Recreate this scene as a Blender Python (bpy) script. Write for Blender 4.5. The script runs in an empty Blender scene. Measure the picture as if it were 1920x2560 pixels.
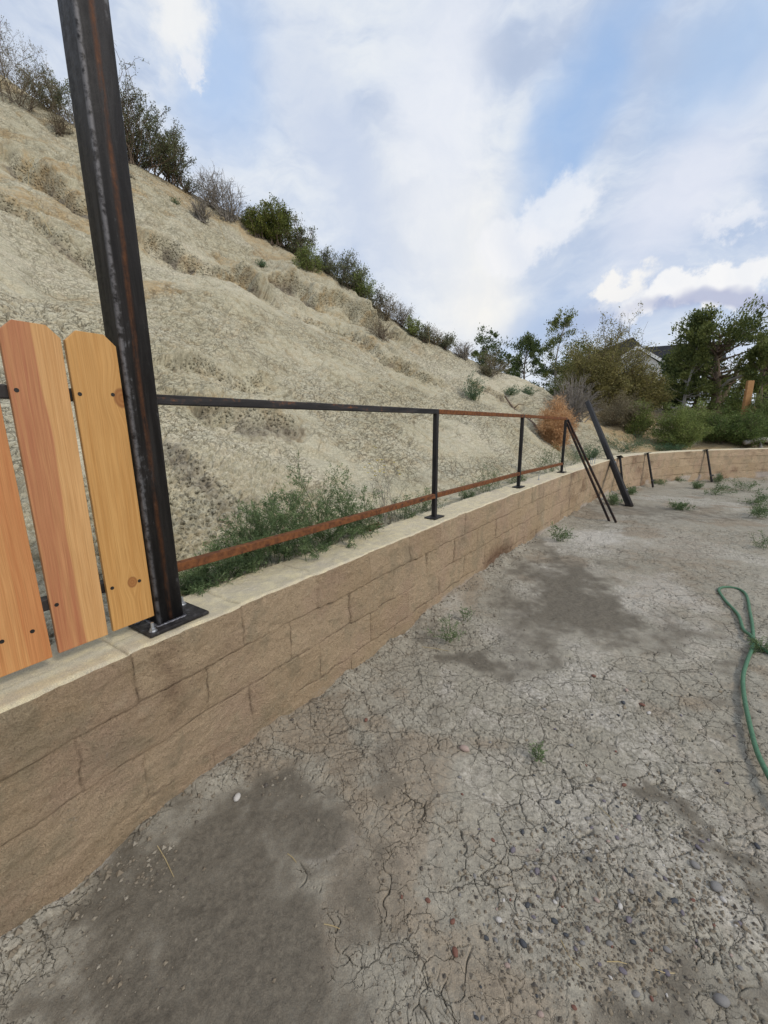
import bpy, math, random
import numpy as np
from mathutils import Vector, Matrix

# ------------------------------------------------------------------ camera
R = math.radians
F_PX, PITCH, ROLL, EYE = 1016.0, R(12.2), R(0.46), 1.45
scene = bpy.context.scene
col = scene.collection
cam_data = bpy.data.cameras.new("camera")
cam_data.sensor_fit = 'HORIZONTAL'
cam_data.sensor_width = 36.0
cam_data.lens = 36.0 * F_PX / 1920.0
cam_data.clip_start, cam_data.clip_end = 0.03, 3000.0
cam = bpy.data.objects.new("camera", cam_data)
col.objects.link(cam)
cam.matrix_world = Matrix.Translation((0, 0, EYE)) @ Matrix.Rotation(R(90) - PITCH, 4, 'X') @ Matrix.Rotation(-ROLL, 4, 'Z')
scene.camera = cam


def ray(u, v):
    """direction (x, y, z) of a point of the 1920x2560 photograph"""
    xc, yc = (u - 960) / F_PX, (1280 - v) / F_PX
    x = xc * math.cos(ROLL) + yc * math.sin(ROLL)
    y = -xc * math.sin(ROLL) + yc * math.cos(ROLL)
    return np.array([x, math.cos(PITCH) + y * math.sin(PITCH), -math.sin(PITCH) + y * math.cos(PITCH)])


def at_z(u, v, z):
    d = ray(u, v)
    return d * ((z - EYE) / d[2]) + np.array([0, 0, EYE])


def lin(r, g, b):
    f = lambda c: (c / 255 / 12.92) if c <= 10 else ((c / 255 + .055) / 1.055) ** 2.4
    return (f(r), f(g), f(b), 1.0)


# ------------------------------------------------------------------ view, sun, sky
scene.view_settings.view_transform = 'Standard'
scene.view_settings.look = 'None'
scene.view_settings.exposure = 0.0
scene.view_settings.gamma = 1.0
scene.view_settings.use_curve_mapping = False
SUN_EL, SUN_AZ = R(38), R(128)          # azimuth clockwise from +Y: behind the camera, to its right
SUN_STRENGTH = 1.9
sd = bpy.data.lights.new("sun", 'SUN')
sd.energy, sd.angle, sd.color = SUN_STRENGTH, R(12), (1.0, 0.90, 0.76)
sun = bpy.data.objects.new("sun", sd)
col.objects.link(sun)
sdir = Vector((math.sin(SUN_AZ) * math.cos(SUN_EL), math.cos(SUN_AZ) * math.cos(SUN_EL), math.sin(SUN_EL)))
sun.rotation_euler = (-sdir).to_track_quat('-Z', 'Y').to_euler()
sun.location = sdir * 40

world = bpy.data.worlds.new("World")
scene.world = world
world.use_nodes = True
scene.cycles.max_bounces = 6
scene.cycles.diffuse_bounces = 3
scene.cycles.transparent_max_bounces = 4
scene.cycles.use_denoising = True


class NT:
    """small helper around a node tree"""
    def __init__(s, tree):
        s.t = tree
        tree.nodes.clear()

    def n(s, typ, **kw):
        nd = s.t.nodes.new(typ)
        for k, v in kw.items():
            setattr(nd, k, v)
        return nd

    def put(s, sock, v):
        if isinstance(v, bpy.types.NodeSocket):
            s.t.links.new(v, sock)
        elif v is not None:
            sock.default_value = v

    def math(s, op, a, b=None, c=None, clamp=False):
        nd = s.n('ShaderNodeMath', operation=op, use_clamp=clamp)
        for i, x in enumerate((a, b, c)):
            if x is not None:
                s.put(nd.inputs[i], x)
        return nd.outputs[0]

    def vmath(s, op, a, b=None, out=0):
        nd = s.n('ShaderNodeVectorMath', operation=op)
        s.put(nd.inputs[0], a)
        if b is not None:
            if op == 'SCALE':
                s.put(nd.inputs[3], b)
            else:
                s.put(nd.inputs[1], b)
        return nd.outputs[out]

    def mix(s, fac, a, b, blend='MIX'):
        nd = s.n('ShaderNodeMix', data_type='RGBA', blend_type=blend)
        s.put(nd.inputs[0], fac)
        s.put(nd.inputs[6], a)
        s.put(nd.inputs[7], b)
        return nd.outputs[2]

    def noise(s, vec, scale, detail=4, rough=.55, out=0, dist=0.0):
        nd = s.n('ShaderNodeTexNoise')
        s.put(nd.inputs['Vector'], vec)
        nd.inputs['Scale'].default_value = scale
        nd.inputs['Detail'].default_value = detail
        nd.inputs['Roughness'].default_value = rough
        nd.inputs['Distortion'].default_value = dist
        return nd.outputs[out]

    def ramp(s, x, a, b, lo=0.0, hi=1.0, smooth=True):
        nd = s.n('ShaderNodeMapRange', interpolation_type='SMOOTHSTEP' if smooth else 'LINEAR')
        s.put(nd.inputs[0], x)
        for i, v in enumerate((a, b, lo, hi)):
            s.put(nd.inputs[i + 1], v)
        return nd.outputs[0]

    def scale(s, vec, v):
        return s.vmath('MULTIPLY', vec, v)


def build_sky():
    t = NT(world.node_tree)
    out = t.n('ShaderNodeOutputWorld')
    geo = t.n('ShaderNodeNewGeometry')
    d = t.vmath('SCALE', geo.outputs['Incoming'], -1.0)
    sky = t.n('ShaderNodeTexSky', sky_type='NISHITA')
    sky.sun_disc = False
    sky.sun_elevation, sky.sun_rotation = SUN_EL, SUN_AZ
    sky.altitude = 1800
    bg_sky = t.n('ShaderNodeBackground')
    t.put(bg_sky.inputs[0], sky.outputs[0])
    bg_sky.inputs[1].default_value = 0.15
    n1 = t.vmath('SUBTRACT', t.noise(d, 2.6, 5, .55, 1), (.5, .5, .5))
    n2 = t.vmath('SUBTRACT', t.noise(d, 11.0, 6, .62, 1), (.5, .5, .5))
    soft = t.vmath('ADD', d, t.vmath('SCALE', n1, .26))
    puff = t.vmath('ADD', t.vmath('ADD', d, t.vmath('SCALE', n1, .10)), t.vmath('SCALE', n2, .16))
    wisp = t.noise(t.scale(soft, (2.2, 2.2, 5.0)), 2.0, 6, .6)

    def blob(src, u, v, su, sv, rot=0, inner=0.0):
        n_ = lambda x: x / np.linalg.norm(x)
        c = n_(ray(u, v))
        cr, sr = math.cos(R(rot)), math.sin(R(rot))
        a = n_(ray(u + su * cr, v + su * sr)) - c
        b = n_(ray(u - sv * sr, v + sv * cr)) - c
        e = t.vmath('SUBTRACT', src, tuple(c))
        p = t.vmath('DOT_PRODUCT', e, tuple(a / (a @ a)), out=1)
        q = t.vmath('DOT_PRODUCT', e, tuple(b / (b @ b)), out=1)
        r = t.math('SQRT', t.math('ADD', t.math('MULTIPLY', p, p), t.math('MULTIPLY', q, q)))
        front = t.math('GREATER_THAN', t.vmath('DOT_PRODUCT', d, tuple(c), out=1), 0.0)
        return t.math('MULTIPLY', t.ramp(r, 1.0, inner), front)

    # thin veil of high cloud over most of the sky
    veil = t.ramp(wisp, .22, .60, .74, .98)
    c = lin(228, 235, 244)
    colr = t.mix(t.ramp(wisp, .35, .72), lin(197, 211, 234), lin(238, 242, 246))
    fac = veil
    layers = [  # source, u, v, su, sv, rot, inner, colour, cloud amount pulled to, strength
        (soft, 1440, 300, 130, 420, 6, .2, lin(158, 193, 238), .88, .80),      # blue gap
        (soft, 1800, 60, 420, 260, -20, .1, lin(176, 205, 241), .88, .75),
        (soft, 1330, 820, 330, 90, 0, .1, lin(160, 186, 224), 1.0, .75),
        (soft, 1600, 800, 420, 70, 0, .1, lin(172, 188, 219), 1.0, .85),
        (soft, 560, 170, 230, 330, -25, .1, lin(176, 202, 238), 1.0, .88),
        (soft, 880, 450, 160, 400, -30, .1, lin(203, 214, 234), 1.0, .82),
        (soft, 1160, 640, 330, 300, 30, .0, lin(250, 249, 246), 1.0, .85),
        (soft, 1190, 760, 200, 150, 0, .0, lin(252, 248, 240), 1.0, .6),
        (soft, 1120, 260, 180, 480, 8, .1, lin(238, 241, 248), 1.0, .85),
        (soft, 1690, 500, 190, 330, 4, .1, lin(229, 233, 245), 1.0, .85),
        (puff, 1410, 520, 100, 120, 0, .55, lin(244, 246, 250), 1.0, .8),
        (puff, 1300, 610, 120, 80, 0, .5, lin(247, 247, 249), 1.0, .7),
        (puff, 420, 30, 125, 135, 30, .15, lin(250, 249, 246), 1.0, .85),
        (puff, 475, 165, 26, 60, -20, .4, lin(247, 246, 246), 1.0, .6),
        (puff, 1830, 560, 140, 40, -6, .4, lin(240, 242, 248), 1.0, .7),
        (puff, 1780, 715, 330, 62, 0, .6, lin(252, 251, 250), 1.0, .95),
        (puff, 1560, 725, 70, 45, 0, .5, lin(250, 248, 245), 1.0, .9),
        (soft, 1790, 762, 330, 34, 0, .35, lin(176, 182, 210), 1.0, .85),
    ]
    for src, u, v, su, sv, rot, inner, cc, amount, st in layers:
        m = t.math('MULTIPLY', blob(src, u, v, su, sv, rot, inner), st)
        nd = t.n('ShaderNodeMix', data_type='FLOAT')
        t.put(nd.inputs[0], m)
        t.put(nd.inputs[2], fac)
        nd.inputs[3].default_value = amount
        fac = nd.outputs[0]
        if cc is not None:
            colr = t.mix(m, colr, cc)
    rays = t.noise(t.scale(soft, (7.0, 7.0, 1.6)), 1.6, 6, .62)
    colr = t.mix(t.ramp(rays, .30, .70, .0, .20), colr, lin(200, 213, 234))
    bg_cloud = t.n('ShaderNodeBackground')
    t.put(bg_cloud.inputs[0], colr)
    bg_cloud.inputs[1].default_value = 1.0
    ms = t.n('ShaderNodeMixShader')
    t.put(ms.inputs[0], fac)
    t.t.links.new(bg_sky.outputs[0], ms.inputs[1])
    t.t.links.new(bg_cloud.outputs[0], ms.inputs[2])
    t.t.links.new(ms.outputs[0], out.inputs[0])


build_sky()

# ------------------------------------------------------------------ numeric noise
U32 = np.uint32


def h2(ix, iy, seed):
    with np.errstate(over='ignore'):
        h = ix.astype(np.int64).astype(U32) * U32(374761393) + iy.astype(np.int64).astype(U32) * U32(668265263) + U32((seed * 2246822519) & 0xffffffff)
        h = (h ^ (h >> U32(13))) * U32(1274126177)
        h = (h ^ (h >> U32(15))) * U32(2654435761)
        h = h ^ (h >> U32(16))
    return h.astype(np.float32) * np.float32(1 / 4294967296.0)


def vnoise(x, y, seed=0):
    ix, iy = np.floor(x), np.floor(y)
    fx, fy = x - ix, y - iy
    fx = fx * fx * fx * (fx * (fx * 6 - 15) + 10)
    fy = fy * fy * fy * (fy * (fy * 6 - 15) + 10)
    a, b = h2(ix, iy, seed), h2(ix + 1, iy, seed)
    c, d = h2(ix, iy + 1, seed), h2(ix + 1, iy + 1, seed)
    return ((a + (b - a) * fx) * (1 - fy) + (c + (d - c) * fx) * fy) * 2 - 1


def fbm(x, y, seed=0, octv=4, gain=.5):
    s, a = 0, 1.0
    for i in range(octv):
        s = s + a * vnoise(x, y, seed + i * 17)
        x, y = x * 2.03 + 3.1, y * 2.03 - 1.7
        a *= gain
    return s


def voro(x, y, seed=0, jit=.9):
    """F1, F2 and the random value of the nearest cell"""
    ix, iy = np.floor(x), np.floor(y)
    f1 = np.full(x.shape, 9., np.float32)
    f2 = f1.copy()
    idv = np.zeros(x.shape, np.float32)
    for dx in (-1, 0, 1):
        for dy in (-1, 0, 1):
            cx, cy = ix + dx, iy + dy
            px = cx + .5 + jit * (h2(cx, cy, seed) - .5)
            py = cy + .5 + jit * (h2(cx, cy, seed + 7) - .5)
            d = np.sqrt((px - x) ** 2 + (py - y) ** 2).astype(np.float32)
            near = d < f1
            f2 = np.where(near, f1, np.minimum(f2, d))
            idv = np.where(near, h2(cx, cy, seed + 13), idv)
            f1 = np.where(near, d, f1)
    return f1, f2, idv


def sstep(a, b, x):
    t = np.clip((x - a) / (b - a), 0, 1)
    return t * t * (3 - 2 * t)


# ------------------------------------------------------------------ mesh helpers
def link_mesh(name, V, quads=None, tris=None, mat=None, parent=None, smooth=False, data=None, mats=None, fmat=None, sl=None):
    V = np.asarray(V, np.float32).reshape(-1, 3)
    q = np.zeros((0, 4), np.int32) if quads is None or len(quads) == 0 else np.asarray(quads, np.int32).reshape(-1, 4)
    t = np.zeros((0, 3), np.int32) if tris is None or len(tris) == 0 else np.asarray(tris, np.int32).reshape(-1, 3)
    me = bpy.data.meshes.new(name)
    me.vertices.add(len(V))
    me.vertices.foreach_set('co', V.ravel())
    loops = np.concatenate([q.ravel(), t.ravel()])
    me.loops.add(len(loops))
    me.loops.foreach_set('vertex_index', loops)
    nf = len(q) + len(t)
    me.polygons.add(nf)
    st = np.concatenate([np.arange(len(q)) * 4, len(q) * 4 + np.arange(len(t)) * 3]).astype(np.int32)
    me.polygons.foreach_set('loop_start', st)
    me.polygons.foreach_set('use_smooth', np.full(nf, smooth, bool))
    for m in (mats or ([mat] if mat else [])):
        me.materials.append(m)
    if fmat is not None:
        me.polygons.foreach_set('material_index', np.asarray(fmat, np.int32))
    me.update(calc_edges=True)
    if data is not None:
        at = me.attributes.new('data', 'FLOAT_COLOR', 'POINT')
        D = np.zeros((len(V), 4), np.float32)
        D[:, :data.shape[1]] = data
        at.data.foreach_set('color', D.ravel())
    if sl is not None:
        at = me.attributes.new('sl', 'FLOAT_VECTOR', 'POINT')
        at.data.foreach_set('vector', np.asarray(sl, np.float32).ravel())
    o = bpy.data.objects.new(name, me)
    col.objects.link(o)
    if parent is not None:
        o.parent = parent
    return o


class MB:
    """collects pieces of one mesh"""
    def __init__(s):
        s.V, s.Q, s.T, s.n, s.D = [], [], [], 0, []

    def add(s, V, Q=None, T=None, D=None):
        V = np.asarray(V, float).reshape(-1, 3)
        s.V.append(V)
        if Q is not None and len(Q):
            s.Q.append(np.asarray(Q, int).reshape(-1, 4) + s.n)
        if T is not None and len(T):
            s.T.append(np.asarray(T, int).reshape(-1, 3) + s.n)
        s.n += len(V)
        s.D.append(np.zeros((len(V), 4)) if D is None else D)

    def prism(s, prof, axis_pts, xs, ys, scales=None):
        """sweep a closed 2-D profile through points with given side vectors; caps as fans"""
        prof = np.asarray(prof, float)
        k, m = len(prof), len(axis_pts)
        V = []
        for i, p in enumerate(axis_pts):
            sc = 1 if scales is None else scales[i]
            V.append(np.asarray(p) + sc * (prof[:, :1] * xs + prof[:, 1:] * ys))
        V = np.concatenate(V)
        Q = [[i * k + j, i * k + (j + 1) % k, (i + 1) * k + (j + 1) % k, (i + 1) * k + j] for i in range(m - 1) for j in range(k)]
        T = []
        c0, c1 = V[:k].mean(0), V[-k:].mean(0)
        V = np.concatenate([V, [c0, c1]])
        for j in range(k):
            T.append([m * k, (j + 1) % k, j])
            T.append([m * k + 1, (m - 1) * k + j, (m - 1) * k + (j + 1) % k])
        s.add(V, Q, T)

    def box(s, c, sx, sy, sz, bev=0.003, X=(1, 0, 0), Y=(0, 1, 0), Z=(0, 0, 1)):
        X, Y, Z, c = map(lambda a: np.asarray(a, float), (X, Y, Z, c))
        b = min(bev, sx * .45, sy * .45, sz * .45)
        hx, hy, hz_ = sx / 2, sy / 2, sz / 2
        pr = lambda x, y: [(x - b, y), (x, y - b), (x, -y + b), (x - b, -y), (-x + b, -y), (-x, -y + b), (-x, y - b), (-x + b, y)][::-1]
        rows = [(-hz_, b), (-hz_ + b, 0), (hz_ - b, 0), (hz_, b)]
        V, k = [], 8
        for z, ins in rows:
            for x, y in pr(hx - ins, hy - ins):
                V.append(c + X * x + Y * y + Z * z)
        Q = [[i * k + j, i * k + (j + 1) % k, (i + 1) * k + (j + 1) % k, (i + 1) * k + j] for i in range(3) for j in range(k)]
        Q += [[0, 7, 6, 1], [1, 6, 5, 2], [2, 5, 4, 3]]
        o = 24
        Q += [[o, o + 1, o + 6, o + 7], [o + 1, o + 2, o + 5, o + 6], [o + 2, o + 3, o + 4, o + 5]]
        s.add(V, Q)

    def tube(s, pts, rad, k=4, D=None):
        pts = np.asarray(pts, float)
        rad = np.broadcast_to(np.asarray(rad, float), (len(pts),))
        tg = np.gradient(pts, axis=0)
        tg /= np.linalg.norm(tg, axis=1)[:, None] + 1e-9
        up = np.where(np.abs(tg[:, 2:3]) > .9, [[1., 0, 0]], [[0, 0, 1.]])
        a = np.cross(tg, up)
        a /= np.linalg.norm(a, axis=1)[:, None] + 1e-9
        b = np.cross(tg, a)
        th = np.arange(k) * 2 * np.pi / k
        V = (pts[:, None] + rad[:, None, None] * (np.cos(th)[None, :, None] * a[:, None] + np.sin(th)[None, :, None] * b[:, None])).reshape(-1, 3)
        m = len(pts)
        i = np.arange(m - 1)[:, None] * k
        j = np.arange(k)[None]
        j2 = (j + 1) % k
        Q = np.stack([i + j, i + j2, i + k + j2, i + k + j], -1).reshape(-1, 4)
        T = [[0, jj + 1, jj] for jj in range(1, k - 1)] + [[(m - 1) * k, (m - 1) * k + jj, (m - 1) * k + jj + 1] for jj in range(1, k - 1)]
        s.add(V, Q, T, None if D is None else np.tile(D, (len(V), 1)))

    def cyl(s, c, r, h, k=12, r2=None, Z=(0, 0, 1)):
        Z = Vector(Z)
        X = Z.orthogonal().normalized()
        Y = Z.cross(X)
        th = np.arange(k) * 2 * np.pi / k
        c = np.asarray(c, float)
        s.prism(np.stack([np.cos(th), np.sin(th)], 1), [c, c + np.array(Z) * h], np.array(X), np.array(Y), [r, r if r2 is None else r2])

    def build(s, name, mat, parent=None, smooth=False):
        V = np.concatenate(s.V)
        Q = np.concatenate(s.Q) if s.Q else None
        T = np.concatenate(s.T) if s.T else None
        return link_mesh(name, V, Q, T, mat, parent, smooth, np.concatenate(s.D))


def grid_quads(r, c):
    i = np.arange(r - 1)[:, None] * c
    j = np.arange(c - 1)[None]
    return np.stack([i + j, i + j + 1, i + c + j + 1, i + c + j], -1).reshape(-1, 4)


def thing(name, label, cat, loc=(0, 0, 0), rotz=0, group=None):
    o = bpy.data.objects.new(name, None)
    o.empty_display_size = .1
    col.objects.link(o)
    o.location = loc
    o.rotation_euler = (0, 0, rotz)
    return tag(o, label, cat, group)


def tag(o, label=None, cat=None, group=None, kind=None):
    for k, v in (('label', label), ('category', cat), ('group', group), ('kind', kind)):
        if v:
            o[k] = v
    return o


# ------------------------------------------------------------------ wall line and terrain shape
WALL_PTS = np.array([(-9, -12.5), (-4.5, -5.2), (-2.6, -1.75), (-1.13, .86), (.12, 2.655), (1.41, 4.38), (2.84, 6.2),
                     (4.5, 8.22), (5.6, 9.35), (6.75, 10.15), (8.58, 10.98), (10.79, 11.5), (14, 11.75), (20, 11.7), (30, 11.6), (60, 11.5)])


def catmull(P, k):
    out = []
    for i in range(len(P) - 1):
        p0, p1, p2, p3 = P[max(i - 1, 0)], P[i], P[i + 1], P[min(i + 2, len(P) - 1)]
        for t in np.linspace(0, 1, k, endpoint=False):
            out.append(.5 * ((2 * p1) + (p2 - p0) * t + (2 * p0 - 5 * p1 + 4 * p2 - p3) * t * t + (-p0 + 3 * p1 - 3 * p2 + p3) * t ** 3))
    return np.array(out + [P[-1]])


WL = catmull(WALL_PTS, 60)
S_OFF = np.linalg.norm(np.diff(WL[:61], axis=0), axis=1).sum()      # so that s = 0 at the second point
WS = np.r_[0, np.cumsum(np.linalg.norm(np.diff(WL, axis=0), axis=1))] - S_OFF
WT = np.gradient(WL, axis=0)
for _ in range(900):                                                  # calm the curvature
    WT[1:-1] = (WT[:-2] + 2 * WT[1:-1] + WT[2:]) / 4
WT /= np.linalg.norm(WT, axis=1)[:, None]
WN = np.stack([-WT[:, 1], WT[:, 0]], 1)                               # towards the hill


def wp(s, n=0.0):
    s, n = np.asarray(s, float), np.asarray(n, float)
    f = lambda A: np.interp(s, WS, A)
    nx, ny = f(WN[:, 0]), f(WN[:, 1])
    return np.stack([f(WL[:, 0]) + n * nx, f(WL[:, 1]) + n * ny], -1)


def wdir(s):
    return np.array([np.interp(s, WS, WT[:, 0]), np.interp(s, WS, WT[:, 1])])


def wnorm(s):
    t = wdir(s)
    return np.array([-t[1], t[0]])


def sn_of(p):
    d = np.asarray(p)[:2] - WL
    i = int(np.argmin((d ** 2).sum(1)))
    t = WT[i]
    ds = float(d[i] @ t)
    return WS[i] + ds, float(d[i] @ WN[i])


WALL_Z, WALL_T = 0.70, 0.28
R_S = [0, 6, 9, 10.3, 11.2, 12.7, 13.5, 14.9, 15.3, 15.9, 16.7, 17.3, 18.1, 18.8, 20.5, 23, 60]
R_N = [11.5, 11.5, 11.2, 10.1, 8.2, 8.1, 7.6, 6.3, 5.3, 4.5, 4.2, 3.8, 3.5, 3.2, 4.2, 5.0, 6.0]
R_H = [9.2, 9.2, 9.0, 8.1, 6.6, 6.5, 6.1, 5.1, 4.3, 3.7, 3.4, 3.1, 2.85, 2.5, 2.0, 1.95, 2.0]


def hill_z(s, n):
    s, n = np.asarray(s, float), np.asarray(n, float)
    rn, rh = np.interp(s, R_S, R_N), np.interp(s, R_S, R_H)
    q = np.clip((n - .75) / (rn - .75), 0, 1)
    z = .66 + (rh - .66) * (q - .045 * np.sin(np.pi * q))
    over = np.maximum(n - rn, 0)
    fall = np.interp(s, [16, 19, 21], [-.13, -.03, .035])
    far = np.where(fall < 0, np.maximum(rh + fall * over, np.minimum(rh, 1.9)), rh + np.minimum(fall * over, .9))
    z = np.where(n > rn, far, z)
    return z


def yard_z(x, y):
    d = np.hypot(x, y)
    return -.14 * sstep(5.5, 15, d)


def hit(u, v, tmin=1.0, tmax=120.0):
    """where the line of sight through a photo point meets the hillside"""
    d = ray(u, v)
    h = np.hypot(d[0], d[1])
    d = d / h
    t = tmin
    while t < tmax:
        P = d * t
        s, n = sn_of(P)
        if n > .3 and EYE + P[2] <= hill_z(s, n):
            return np.array([P[0], P[1], float(hill_z(s, n))]), s, n
        t += .02 + t * .002
    return None


def at_n(u, v, n0):
    """where the line of sight meets the upright surface n0 behind the wall's front"""
    d = ray(u, v)
    lo = None
    for t in np.arange(.4, 40, .01):
        if sn_of(d * t)[1] >= n0:
            lo = t - .01
            break
    hi = lo + .01
    for _ in range(20):
        m = (lo + hi) / 2
        if sn_of(d * m)[1] >= n0:
            hi = m
        else:
            lo = m
    P = d * hi
    return P + np.array([0, 0, EYE]), sn_of(P)[0]

# ------------------------------------------------------------------ materials


def new_mat(name):
    m = bpy.data.materials.new(name)
    m.use_nodes = True
    t = NT(m.node_tree)
    out = t.n('ShaderNodeOutputMaterial')
    bs = t.n('ShaderNodeBsdfPrincipled')
    t.t.links.new(bs.outputs[0], out.inputs[0])
    bs.inputs['Specular IOR Level'].default_value = .3
    return m, t, bs


def obj_co(t):
    return t.n('ShaderNodeTexCoord').outputs['Object']


def attr(t):
    a = t.n('ShaderNodeAttribute', attribute_name='data')
    sp = t.n('ShaderNodeSeparateColor')
    t.t.links.new(a.outputs['Color'], sp.inputs[0])
    return sp.outputs[0], sp.outputs[1], sp.outputs[2], a.outputs['Alpha']


def bump(t, bs, h, dist, strength=1.0, prev=None):
    b = t.n('ShaderNodeBump')
    t.put(b.inputs['Height'], h)
    b.inputs['Distance'].default_value = dist
    b.inputs['Strength'].default_value = strength
    if prev is not None:
        t.t.links.new(prev, b.inputs['Normal'])
    t.t.links.new(b.outputs[0], bs.inputs['Normal'])
    return b.outputs[0]


def C(r, g, b):
    return (r, g, b, 1.0)


def soil_mat(name, base, base2, dark, pale, clay, fis, chips=False, fk=.85):
    """data: R crack, G dark tone (incl. damp soil, painted ledge shade), B pale crust, A clay / brown earth"""
    m, t, bs = new_mat(name)
    co = obj_co(t)
    cr, dk, pl, cl = attr(t)
    n_big = t.noise(co, .9, 5, .6)
    n_mid = t.noise(co, 7, 5, .65)
    n_fine = t.noise(co, 55, 4, .7)
    n_grit = t.noise(co, 260, 3, .7)
    c = t.mix(t.ramp(n_big, .35, .65), base, base2)
    c = t.mix(t.math('MULTIPLY', t.ramp(n_mid, .42, .72), .35), c, clay)
    edge = t.math('ADD', t.math('MULTIPLY', t.math('SUBTRACT', n_mid, .5), 1.1), t.math('MULTIPLY', t.math('SUBTRACT', n_fine, .5), .9))
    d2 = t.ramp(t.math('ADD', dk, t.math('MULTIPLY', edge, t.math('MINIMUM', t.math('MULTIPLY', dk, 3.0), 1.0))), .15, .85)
    p2 = t.ramp(t.math('ADD', pl, t.math('MULTIPLY', edge, t.math('MINIMUM', t.math('MULTIPLY', pl, 3.0), 1.0))), .2, .9)
    c2 = t.ramp(t.math('ADD', cl, t.math('MULTIPLY', edge, t.math('MINIMUM', t.math('MULTIPLY', cl, 3.0), 1.0))), .2, .9)
    c = t.mix(p2, c, pale)
    c = t.mix(t.math('MULTIPLY', c2, .8), c, clay)
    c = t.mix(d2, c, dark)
    sl = t.n('ShaderNodeAttribute', attribute_name='sl').outputs['Vector']
    sp = t.n('ShaderNodeSeparateXYZ')
    t.put(sp.inputs[0], sl)
    flat = t.n('ShaderNodeCombineXYZ')
    t.put(flat.inputs[0], sp.outputs[0])
    t.put(flat.inputs[1], sp.outputs[1])
    wv = t.vmath('SUBTRACT', t.noise(flat.outputs[0], 9, 4, .6, 1), (.5, .5, .5))
    wv2 = t.vmath('SUBTRACT', t.noise(flat.outputs[0], 45, 3, .6, 1), (.5, .5, .5))
    fv = t.vmath('ADD', t.vmath('ADD', flat.outputs[0], t.vmath('SCALE', wv, .10)), t.vmath('SCALE', wv2, .020))
    tot = None
    for (cx, cy, w, nz, thr) in fis:
        vo = t.n('ShaderNodeTexVoronoi', voronoi_dimensions='2D', feature='DISTANCE_TO_EDGE')
        t.put(vo.inputs['Vector'], t.scale(fv, (1 / cx, 1 / cy, 1)))
        vo.inputs['Scale'].default_value = 1.0
        wn = t.ramp(t.noise(flat.outputs[0], nz, 3, .65), thr, thr + .30, 0.0, w / min(cx, cy), False)
        ln = t.math('MULTIPLY', t.ramp(t.math('SUBTRACT', vo.outputs['Distance'], wn), .012, -.006), t.math('GREATER_THAN', wn, .0001))
        tot = ln if tot is None else t.math('MAXIMUM', tot, ln)
    if chips:
        for (cx, cy, keep) in ((.17, .060, .45), (.09, .036, .55)):
            vo = t.n('ShaderNodeTexVoronoi', voronoi_dimensions='2D', feature='F1')
            t.put(vo.inputs['Vector'], t.scale(fv, (1 / cx, 1 / cy, 1)))
            vo.inputs['Scale'].default_value = 1.0
            rc = t.n('ShaderNodeSeparateColor')
            t.t.links.new(vo.outputs['Color'], rc.inputs[0])
            ch = t.math('MULTIPLY', t.ramp(vo.outputs['Distance'], .26, .14), t.math('GREATER_THAN', rc.outputs[0], keep))
            ch = t.math('MULTIPLY', ch, t.ramp(t.noise(flat.outputs[0], 2.2, 3, .6), .40, .58))
            tot = t.math('MAXIMUM', tot, t.math('MULTIPLY', ch, .8))
    tot = t.math('MULTIPLY', tot, sp.outputs[2])
    fissure = t.math('MAXIMUM', t.math('MULTIPLY', cr, .75), t.math('MULTIPLY', tot, .88))
    c = t.mix(t.math('MULTIPLY', fissure, fk), c, t.mix(.72, c, C(.055, .045, .033)))  # cracks and chips coloured dark: deep soil and painted shade inside them
    c = t.mix(1.0, c, t.mix(t.ramp(n_fine, .3, .7), C(.78, .78, .78), C(1.16, 1.15, 1.13)), 'MULTIPLY')
    c = t.mix(1.0, c, t.mix(t.ramp(n_grit, .3, .7), C(.80, .80, .81), C(1.15, 1.15, 1.14)), 'MULTIPLY')
    t.put(bs.inputs['Base Color'], c)
    bs.inputs['Roughness'].default_value = .93
    bs.inputs['Specular IOR Level'].default_value = .15
    b0 = bump(t, bs, t.math('SUBTRACT', 1.0, tot), .012, .9)
    if chips:
        vo = t.n('ShaderNodeTexVoronoi', feature='F1')
        t.put(vo.inputs['Vector'], t.vmath('ADD', co, t.vmath('SCALE', wv2, .03)))
        vo.inputs['Scale'].default_value = 30
        rc = t.n('ShaderNodeSeparateColor')
        t.t.links.new(vo.outputs['Color'], rc.inputs[0])
        loose = t.math('MULTIPLY', t.ramp(sp.outputs[2], .17, .04), .65)
        ht = t.math('MULTIPLY', t.math('MULTIPLY', t.ramp(vo.outputs['Distance'], .62, .0), t.ramp(rc.outputs[0], 0, 1, .3, 1)), loose)
        b0 = bump(t, bs, ht, .05, 1.0, b0)
        tone = t.ramp(rc.outputs[1], 0, 1, .72, 1.18)
        tc = t.n('ShaderNodeCombineColor')
        for k_ in range(3):
            t.put(tc.inputs[k_], tone)
        c = t.mix(t.math('MULTIPLY', loose, .9), c, t.mix(1.0, c, tc.outputs[0], 'MULTIPLY'))
        t.put(bs.inputs['Base Color'], c)
    b1 = bump(t, bs, n_fine, .006, .5, b0)
    bump(t, bs, n_grit, .003, .7, b1)
    return m


M = {}
M['yard'] = soil_mat('yard_soil', C(.315, .292, .238), C(.37, .346, .288), C(.158, .141, .113), C(.50, .475, .425), C(.285, .235, .175), [(.095, .095, .0015, 3.1, .44), (.042, .042, .0010, 4.3, .50), (.19, .19, .0020, 2.1, .43)], fk=.54)
M['hill'] = soil_mat('hill_clay', C(.455, .425, .310), C(.508, .478, .365), C(.21, .187, .15), C(.575, .540, .43), C(.40, .285, .145), [(.13, .095, .0040, 2.3, .32), (.055, .042, .0024, 3.3, .38), (.30, .20, .0060, 1.6, .36)], True)


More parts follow.
